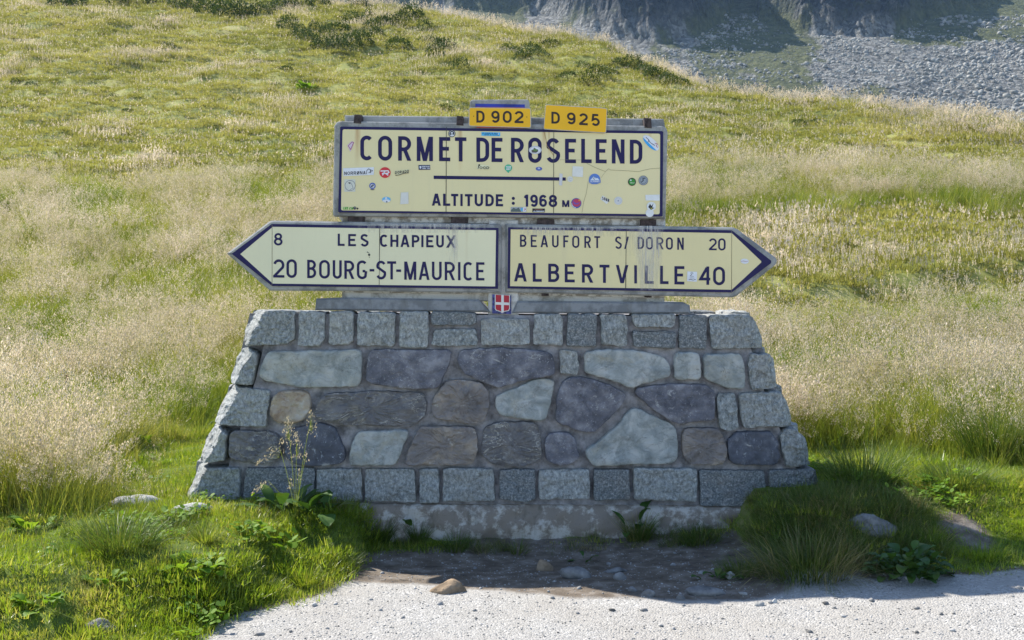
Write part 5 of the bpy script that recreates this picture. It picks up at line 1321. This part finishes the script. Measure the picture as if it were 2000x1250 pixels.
# ------------------------------------------------------------------ plants as things
def tuft_thing(name, px, py, wpx, hpx, label, cat, mat, nb=260, lean=.9, bend=1.4, w=.004, dry=.15, group=None, seeds=0, seed=0, az_bias=None):
    random.seed(1000+seed); x, y, z = hit(px, py); k = (y+CAM_D)/FPX; rad = wpx*k/2; h = hpx*k
    g = Geo()
    L_ = math.hypot(rad*(1 if wpx < 130 else .55), h)*.95
    for _ in range(nb):
        a = random.uniform(0, 2*math.pi); r_ = rad*(.35 if wpx < 130 else .62)*random.random()**.6
        ln = random.uniform(.55, 1.0)*L_; le = random.random()**.8*lean*.6
        t = random.random()*.7 if random.random() > dry else random.uniform(.85, 1)
        blade(g, (r_*math.cos(a), r_*math.sin(a)*.8, -.03), ln, w*random.uniform(.6, 1.3), a+random.uniform(-.5, .5), le, random.uniform(.2, bend), t, 4)
    geos = [g]; mats = [mat]
    t_ = thing(name, label, cat, (x, y+rad*.4, z), group)
    v, f, tt = g.arrays()
    o = mesh('blades', v, f, mat, t_, attrs={'tint': tt}, world=False)
    if seeds:
        s = Geo(); st = Geo()
        for _ in range(seeds):
            a = random.uniform(0, 6.28); r_ = rad*.4*random.random(); q = panicle(st, (r_*math.cos(a), r_*math.sin(a), 0), L_*random.uniform(.8, 1.3), random.uniform(-1, 1), abs(random.gauss(.2, .2)), .25, 30)
            vv, ff, tt = q.arrays(); s.add(vv, ff, tt)
        v, f, tt = s.arrays(); mesh('seed_heads', v, f, M['seed_head'], t_, attrs={'tint': tt}, world=False)
        v, f, tt = st.arrays(); mesh('stalks', v, f, M['meadow_blade'], t_, attrs={'tint': tt}, world=False)
    return t_
TU = 'grass_tussock'
T_ = [
 (TU, 222, 1085, 190, 120, 'big dark arching tussock of long grass at left, before the pale flat rock', 'tussock', M['dark_tuft'], 700, 1.2, 1.7),
 (TU, 500, 1172, 140, 52, 'round bright tussock at the corner of the lawn above the gravel', 'tussock', M['lawn_blade'], 500, 1.2, 1.0),
 (TU, 592, 1150, 84, 50, 'small bright tussock at the tip of the lawn, beside bare gravel', 'tussock', M['lawn_blade'], 350, 1.2, 1.0),
 (TU, 397, 1180, 90, 54, 'bright green cushion of fine grass left of the round tussock', 'tussock', M['lawn_blade'], 400, 1.2, .8),
 (TU, 660, 1120, 110, 48, 'shaded tussock on the lawn edge below the left end of the foundation', 'tussock', M['dark_tuft'], 350, 1.2, 1.0),
 (TU, 395, 1062, 100, 34, 'dry yellow tussock near the left foot of the wall', 'tussock', M['meadow_blade'], 300, 1.3, 1.2),
 (TU, 1600, 1138, 330, 125, 'wide shaded tussock of dry and green grass below the right end of the wall', 'tussock', M['thatch'], 1500, 2.0, 2.4),
 (TU, 1560, 1050, 110, 62, 'shaded tuft climbing the right corner stones of the wall', 'tussock', M['dark_tuft'], 500, 1.0, 1.4),
 (TU, 1455, 1128, 130, 55, 'low dark tuft left of the wide shaded tussock', 'tussock', M['dark_tuft'], 350, 1.1, 1.4),
 (TU, 1826, 1062, 74, 42, 'small sunlit tussock left of the bare gravel patch', 'tussock', M['lawn_blade'], 300, 1.2, .9),
 (TU, 1925, 1098, 150, 44, 'bright tussock at the right edge of the road', 'tussock', M['lawn_blade'], 500, 1.3, .9),
 (TU, 1955, 905, 170, 170, 'deep green clump of grass at the right edge of the meadow', 'tussock', M['dark_tuft'], 1100, .9, .9),
 (TU, 1700, 955, 200, 130, 'dark base tussock under the tall meadow grass right of the wall', 'tussock', M['dark_tuft'], 700, 1.2, 1.6),
 (TU, 1880, 958, 170, 90, 'grey-green drooping tussock at the far right behind the path', 'tussock', M['dark_tuft'], 600, 1.2, 1.7),
 (TU, 255, 830, 110, 62, 'dark tussock in the meadow left of the wall', 'tussock', M['dark_tuft'], 350, 1.0, 1.3),
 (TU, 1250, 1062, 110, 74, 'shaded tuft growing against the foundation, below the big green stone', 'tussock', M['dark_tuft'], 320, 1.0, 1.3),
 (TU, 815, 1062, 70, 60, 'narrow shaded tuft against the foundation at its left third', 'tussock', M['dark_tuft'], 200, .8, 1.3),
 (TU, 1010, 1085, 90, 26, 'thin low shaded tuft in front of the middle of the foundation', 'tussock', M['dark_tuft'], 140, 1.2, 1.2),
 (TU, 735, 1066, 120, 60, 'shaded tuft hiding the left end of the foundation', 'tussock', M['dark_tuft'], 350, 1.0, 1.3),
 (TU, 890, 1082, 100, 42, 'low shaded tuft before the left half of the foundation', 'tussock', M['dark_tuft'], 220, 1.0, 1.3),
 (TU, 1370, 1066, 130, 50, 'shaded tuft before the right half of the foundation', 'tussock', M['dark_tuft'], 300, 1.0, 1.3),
]
for i, a in enumerate(T_): tuft_thing(*a, seed=i)

def leaf_geo(g, base, az, pitch, L, Wd, tint, cup=.25, seg=5, wav=.1, stalk=.25):
    """a broad leaf: a cupped, slightly wavy oval on a stalk"""
    dx, dy = math.cos(az), math.sin(az); sx, sy = -dy, dx
    x = 0; z = 0; a = pitch; V = []; rows = []
    x += math.cos(a)*L*stalk; z += math.sin(a)*L*stalk
    V0 = [(base[0]-sx*.003, base[1]-sy*.003, base[2]), (base[0]+sx*.003, base[1]+sy*.003, base[2])]
    for k in range(seg+1):
        u = k/seg; ww = Wd/2*max(.04, math.sin(math.pi*min(1, (u*.88+.08)))**.7); row = []
        for s in (-1, -.5, 0, .5, 1):
            zz = z+abs(s)*ww*cup+random.gauss(0, wav*Wd*.12)*abs(s)
            row.append((base[0]+dx*x+sx*s*ww, base[1]+dy*x+sy*s*ww, base[2]+zz))
        rows.append(row); x += math.cos(a)*L/seg; z += math.sin(a)*L/seg; a -= random.uniform(.12, .3)
    V = V0+[p for r_ in rows for p in r_]; F = [(0, 1, 5), (0, 5, 4)]
    for k in range(seg):
        for j in range(4):
            b = 2+k*5+j; F += [(b, b+1, b+6), (b, b+6, b+5)]
    g.add(V, F, tint)
def leafy(name, px, py, wpx, hpx, label, mat, n, L, Wd, seed=0, pitch=(.3, 1.2), cat='plant', cup=.25, group=None, wav=.3):
    """leaves are parts of the plant; stems joined"""
    random.seed(2000+seed); x, y, z = hit(px, py); k = (y+CAM_D)/FPX; rad = wpx*k/2; h = hpx*k
    t_ = thing(name, label, cat, (x, y+.02, z), group)
    for i in range(n):
        g = Geo(); a = random.uniform(0, 6.28); r_ = rad*random.random()**.6*.7; hh = h*random.random()*.55*(1-.5*r_/max(rad, 1e-4))
        s = random.uniform(.6, 1.15)
        leaf_geo(g, (r_*math.cos(a), r_*math.sin(a)*.7, hh-.01), a+random.uniform(-.8, .8), random.uniform(*pitch), L*s, Wd*s, random.random(), cup, 5, wav)
        v, f, tt = g.arrays(); mesh('leaf', v, f, mat, t_, attrs={'tint': tt}, smooth=True, world=False)
    return t_
LF = M['leaf']
leafy('broadleaf_plant', 140, 925, 120, 60, 'lush light green broad-leaved plant in the meadow at the left', LF, 30, .14, .11, 1)
leafy('broadleaf_plant', 365, 1125, 150, 48, 'cluster of round green leaves in the bright lawn left of the gravel', LF, 42, .075, .065, 2)
leafy('broadleaf_plant', 60, 1040, 90, 36, 'low leaves at the left edge among dry grass', LF, 14, .09, .07, 3)
leafy('broadleaf_plant', 85, 1190, 120, 40, 'patch of leaves near the lower left corner', LF, 26, .07, .06, 4)
leafy('broadleaf_plant', 340, 1150, 50, 40, 'small leaf cluster in front of the round green leaves', LF, 12, .06, .05, 5)
leafy('broadleaf_plant', 205, 1145, 90, 30, 'few leaves in the lawn below the big arching tussock', LF, 14, .055, .045, 15)
leafy('broadleaf_plant', 285, 870, 60, 26, 'sprig of bright leaves on the short grass left of the wall', LF, 10, .08, .06, 16)
leafy('broadleaf_plant', 600, 176, 40, 18, 'bright yellow-green shrublet far up the hillside', LF, 60, .26, .18, 17)
DL = M['dock_leaf']
leafy('dock_plant', 556, 1010, 150, 50, 'large-leaved dark dock plant growing against the lower left stones', DL, 16, .17, .075, 6, (.5, 1.25), cup=.15)
leafy('dock_plant', 625, 1012, 80, 50, 'dock plant with two big round leaves at the left end of the foundation', DL, 7, .17, .11, 7, (.2, .9), cup=.1)
leafy('dock_plant', 810, 1045, 60, 70, 'small dock plant against the foundation at its left third', DL, 6, .14, .05, 8, (.7, 1.4))
leafy('dock_plant', 1245, 1050, 70, 80, 'upright dock plant against the foundation below the big green stone', DL, 8, .17, .065, 9, (.6, 1.4))
leafy('leafy_bush', 1775, 1130, 190, 110, 'dark leafy bush in the shade right of the wide tussock', DL, 110, .075, .06, 10, (.0, 1.2), 'bush')
leafy('dock_plant', 1140, 1098, 50, 22, 'tiny shaded seedling left of the upright dock plant', DL, 5, .06, .03, 11)
leafy('dock_plant', 1400, 1135, 90, 30, 'low dark leaves left of the wide shaded tussock', DL, 12, .06, .05, 12)
# flowering grass in front of the wall
def flowering(px, py, tops, label, seed, lean_left=()):
    random.seed(3000+seed); x, y, z = hit(px, py)
    t_ = thing('flowering_grass', label, 'grass plant', (x, y-.0, z))
    k = (y+CAM_D)/FPX
    g = clump(26, .05, .10, .26, .004, .5, 1.2, 4, .3); v, f, tt = g.arrays(); mesh('blades', v, f, M['dark_tuft'], t_, attrs={'tint': tt}, world=False)
    for (tx, ty, sz, n, droop) in tops:
        X = (tx-px)*k; H = (py-ty)*k; g = Geo()
        # stalk
        P_ = [(0, 0, 0), (X*.25, -.02, H*.4), (X*.6, -.03, H*.75), (X, -.04, H)]
        pts = [np.array(P_[0])*(1-u)**3+3*np.array(P_[1])*u*(1-u)**2+3*np.array(P_[2])*u*u*(1-u)+np.array(P_[3])*u**3 for u in np.linspace(0, 1, 9)]
        w = .0014
        for a, b in zip(pts[:-1], pts[1:]): g.add([a-(w, 0, 0), a+(w, 0, 0), b+(w*.8, 0, 0), b-(w*.8, 0, 0)], [(0, 1, 2), (0, 2, 3)], .5)
        s = Geo(); tip = pts[-1]; L = sz*k
        for _ in range(n):
            u = random.random(); rr_ = L*.35*(1-u)**.6*random.random()**.5; a = random.uniform(0, 6.28)
            c = tip+np.array([droop*L*(u)*.9+rr_*math.cos(a), rr_*math.sin(a), (L*(u-.6) if not droop else -abs(droop)*L*.7*u+rr_*.4*math.sin(a*2))])
            sc = random.uniform(.6, 1.2); q = np.array([droop*.6+random.gauss(0, .4), random.gauss(0, .3), 1 if not droop else -.6]); q = q/np.linalg.norm(q)*.0075*sc; e = np.array([1, .3, .3])*.0022*sc
            s.add([c-q, c+e, c+q, c-e], [(0, 1, 2), (0, 2, 3)], random.random())
            if random.random() < .3: g.add([tip+(0, 0, -L*.4), tip+(.001, 0, -L*.4), c], [(0, 1, 2)], .6)
        v, f, tt = g.arrays(); st = mesh('stalk', v, f, M['meadow_blade'], t_, attrs={'tint': tt}, world=False)
        v, f, tt = s.arrays(); mesh('seed_head', v, f, M['seed_head'], st, attrs={'tint': tt}, world=False)
flowering(578, 1015, [(566, 835, 60, 110, 0), (548, 872, 50, 100, -1), (610, 820, 50, 50, 0), (582, 865, 60, 70, 0), (526, 937, 34, 60, -1), (570, 940, 20, 24, 0), (587, 925, 26, 18, 0), (600, 890, 20, 14, 0)], 'tall flowering grass with pinkish plumes in front of the lower left stones', 1)
# dried dock stem
random.seed(9)
x, y, z = hit(130, 812)
t_ = thing('dried_dock_stem', 'rust-brown dried dock stem standing in the left meadow', 'plant', (x, y, z))
g = Geo()
for _ in range(260):
    h = random.uniform(.12, .42); a = random.uniform(0, 6.28); rr_ = .022*random.random(); c = np.array([rr_*math.cos(a), rr_*math.sin(a), h]); e = np.array([random.gauss(0, .006), random.gauss(0, .006), .007])
    g.add([c-e, c+(.005, 0, 0), c+e, c-(.005, 0, 0)], [(0, 1, 2), (0, 2, 3)], random.random())
v, f, tt = g.arrays(); mesh('seed_head', v, f, M['dry_stem'], t_, attrs={'tint': tt}, world=False)
mesh('stem', [(-.004, 0, 0), (.004, 0, 0), (.002, 0, .44), (-.002, 0, .44), (0, .005, 0), (0, .003, .44)], [[0, 1, 2, 3], [1, 4, 5, 2], [4, 0, 3, 5]], M['dry_stem'], t_, world=False)

# dark shrubs on the hillside
def shrub_mesh(seed, n=700):
    random.seed(4000+seed); g = Geo()
    for _ in range(n):
        th = random.uniform(0, 6.28); ph = math.acos(random.uniform(0, 1)); rr_ = (.72+.28*random.random())*(1+.35*mnoise.noise(Vector((math.cos(th)*1.6, math.sin(th)*1.6, ph+seed))))
        c = np.array([rr_*math.sin(ph)*math.cos(th), rr_*math.sin(ph)*math.sin(th)*.8, rr_*math.cos(ph)*.62])
        s = random.uniform(.03, .07); a = np.array([random.gauss(0, 1), random.gauss(0, 1), random.gauss(0, 1)]); a /= np.linalg.norm(a); b = np.cross(a, [0.3, .2, 1]); b /= np.linalg.norm(b)
        g.add([c-a*s, c-b*s*.6, c+a*s, c+b*s*.6], [(0, 1, 2), (0, 2, 3)], random.random())
    v, f, t = g.arrays()
    b = Geo()
    for k in range(7):
        a = random.uniform(0, 6.28); tip = np.array([math.cos(a)*.6, math.sin(a)*.5, .35]); b.add([(-.02, 0, -.1), (.02, 0, -.1), tip], [(0, 1, 2)], .5)
    vb, fb, tb = b.arrays()
    m1 = mesh('foliage', v, f, M['shrub_leaf'], attrs={'tint': t}, link=False, world=False).data
    m2 = mesh('branches', vb, fb, M['bark'], attrs={'tint': tb}, link=False, world=False).data
    return m1, m2
SM = [shrub_mesh(i) for i in range(4)]
HS = [(30, 'low dark shrub in the row along the top edge of the photograph, above the hillside', 'dark shrubs along the top edge of the hillside', [(120,8),(150,12),(350,6),(380,14),(410,22),(440,28),(470,30),(500,28),(530,22),(560,14),(585,10),(310,4),(620,4),(650,6),(700,10),(740,4),(790,8),(270,2),(230,4)], 72, 34),
      (50, 'dark shrub in the broken bank high on the hillside, left of centre', 'dark shrubs in the broken bank high on the hillside', [(585,68),(605,80),(625,86),(650,88),(672,80),(700,70),(640,66),(615,60),(735,66),(800,28),(770,40),(690,44),(720,40),(830,60),(860,90),(850,105),(780,92),(560,55),(595,74),(632,92),(660,94),(685,88),(712,82),(728,56),(748,48),(875,98),(845,84),(815,38),(660,60),(900,130)], 54, 26),
      (70, 'dark heath clump on the ridge shoulder above the D 925 plate', 'dark heath clumps on the ridge shoulder', [(990,98),(1010,102),(1035,96),(1075,86),(1140,130),(1165,136),(1190,142),(1260,138),(1285,148),(1305,156),(1320,160),(1240,130),(1150,158),(1225,118),(1205,124),(1272,146),(1180,150),(1050,106),(1020,112),(1110,150)], 50, 20),
      (90, 'low dark tuft of heath in the middle of the hillside', 'low heath tufts scattered on the hillside', [(430,130),(500,118),(560,132),(330,90),(60,165),(30,160),(590,160),(220,190),(250,215),(540,165),(1460,190),(1430,178),(1590,240),(1560,238),(1750,215),(1780,222),(1230,228),(1190,222),(1290,238),(870,210),(800,160),(1700,180),(950,150),(80,215),(690,125)], 34, 10)]
for si, (sd_, lab, grp, pts, wpx, hpx) in enumerate(HS):
    for i, (px, py) in enumerate(pts):
        random.seed(sd_*100+i); x, y, z = hit(px, py+4); k = (y+CAM_D)/FPX
        r_ = wpx*k/2*random.uniform(.7, 1.3); h = hpx*k*random.uniform(.8, 1.3)
        t_ = thing('dark_shrub', lab, 'shrub', (x, y, z-.1*h), grp); t_.rotation_euler = (0, 0, random.uniform(0, 6.28)); t_.scale = (r_, r_, h/.62)
        m1, m2 = SM[(i+si) % 4]
        for nm, m_ in (('foliage', m1), ('branches', m2)):
            c_ = bpy.data.objects.new(nm, m_); COL.objects.link(c_); c_.parent = t_
# two small conifers on the scree
def conifer(px, py, hpx, label):
    u = (px-1000)/FPX; Yc = np.linspace(330, 620, 3000); zz = mount_z(np.full_like(Yc, u), Yc); ray = CAM_H+(HOR-py)*Yc/FPX
    k_ = int(np.argmax(zz >= ray)); Yq = float(Yc[k_]); z = float(zz[k_]); H = hpx*Yq/FPX
    t_ = thing('conifer', label, 'tree', (u*Yq, Yq-CAM_D, z-.2))
    random.seed(int(px)); g = Geo()
    for _ in range(420):
        q = random.random()**.8; rad = H*.33*(1-q)*random.random()**.5*(.8+.3*math.sin(q*30)); a = random.uniform(0, 6.28); c = np.array([rad*math.cos(a), rad*math.sin(a), H*(.08+.92*q)]); s = H*.05
        d = np.array([math.cos(a), math.sin(a), -.3])*s; e = np.array([-math.sin(a), math.cos(a), .1])*s*.6
        g.add([c-d, c-e, c+d, c+e], [(0, 1, 2), (0, 2, 3)], random.random())
    v, f, tt = g.arrays(); mesh('crown', v, f, M['conifer'], t_, attrs={'tint': tt}, world=False)
    w = H*.025; V = [(w*math.cos(a), w*math.sin(a), 0) for a in np.linspace(0, 6.28, 7)[:-1]]+[(0, 0, H*.95)]
    mesh('trunk', V, [[i, (i+1) % 6, 6] for i in range(6)], M['bark'], t_, world=False)
conifer(1428, 65, 17, 'small lone conifer high on the scree below the gully')
conifer(1423, 104, 15, 'small lone conifer lower on the scree slope')

# ------------------------------------------------------------------ air
def haze():
    x0, x1, y0, y1, z0, z1 = -900, 1500, -60, 1050, -130, 420
    V = [(a, b, c) for c in (z0, z1) for b in (y0, y1) for a in (x0, x1)]
    F = [[0, 2, 3, 1], [4, 5, 7, 6], [0, 1, 5, 4], [2, 6, 7, 3], [0, 4, 6, 2], [1, 3, 7, 5]]
    m = bpy.data.materials.new('thin_air'); m.use_nodes = True; n = m.node_tree.nodes; n.remove(n['Principled BSDF'])
    v = n.new('ShaderNodeVolumePrincipled'); v.inputs['Color'].default_value = (.42, .66, 1, 1); v.inputs['Density'].default_value = HAZE; v.inputs['Anisotropy'].default_value = .3
    m.node_tree.links.new(v.outputs[0], n['Material Output'].inputs['Volume'])
    m.volume_intersection_method = 'FAST' if hasattr(m, 'volume_intersection_method') else None
    o = mesh('haze', V, F, m); tag(o, 'thin blue mountain air', None, kind='stuff')
HAZE = .00011
if HAZE: haze()
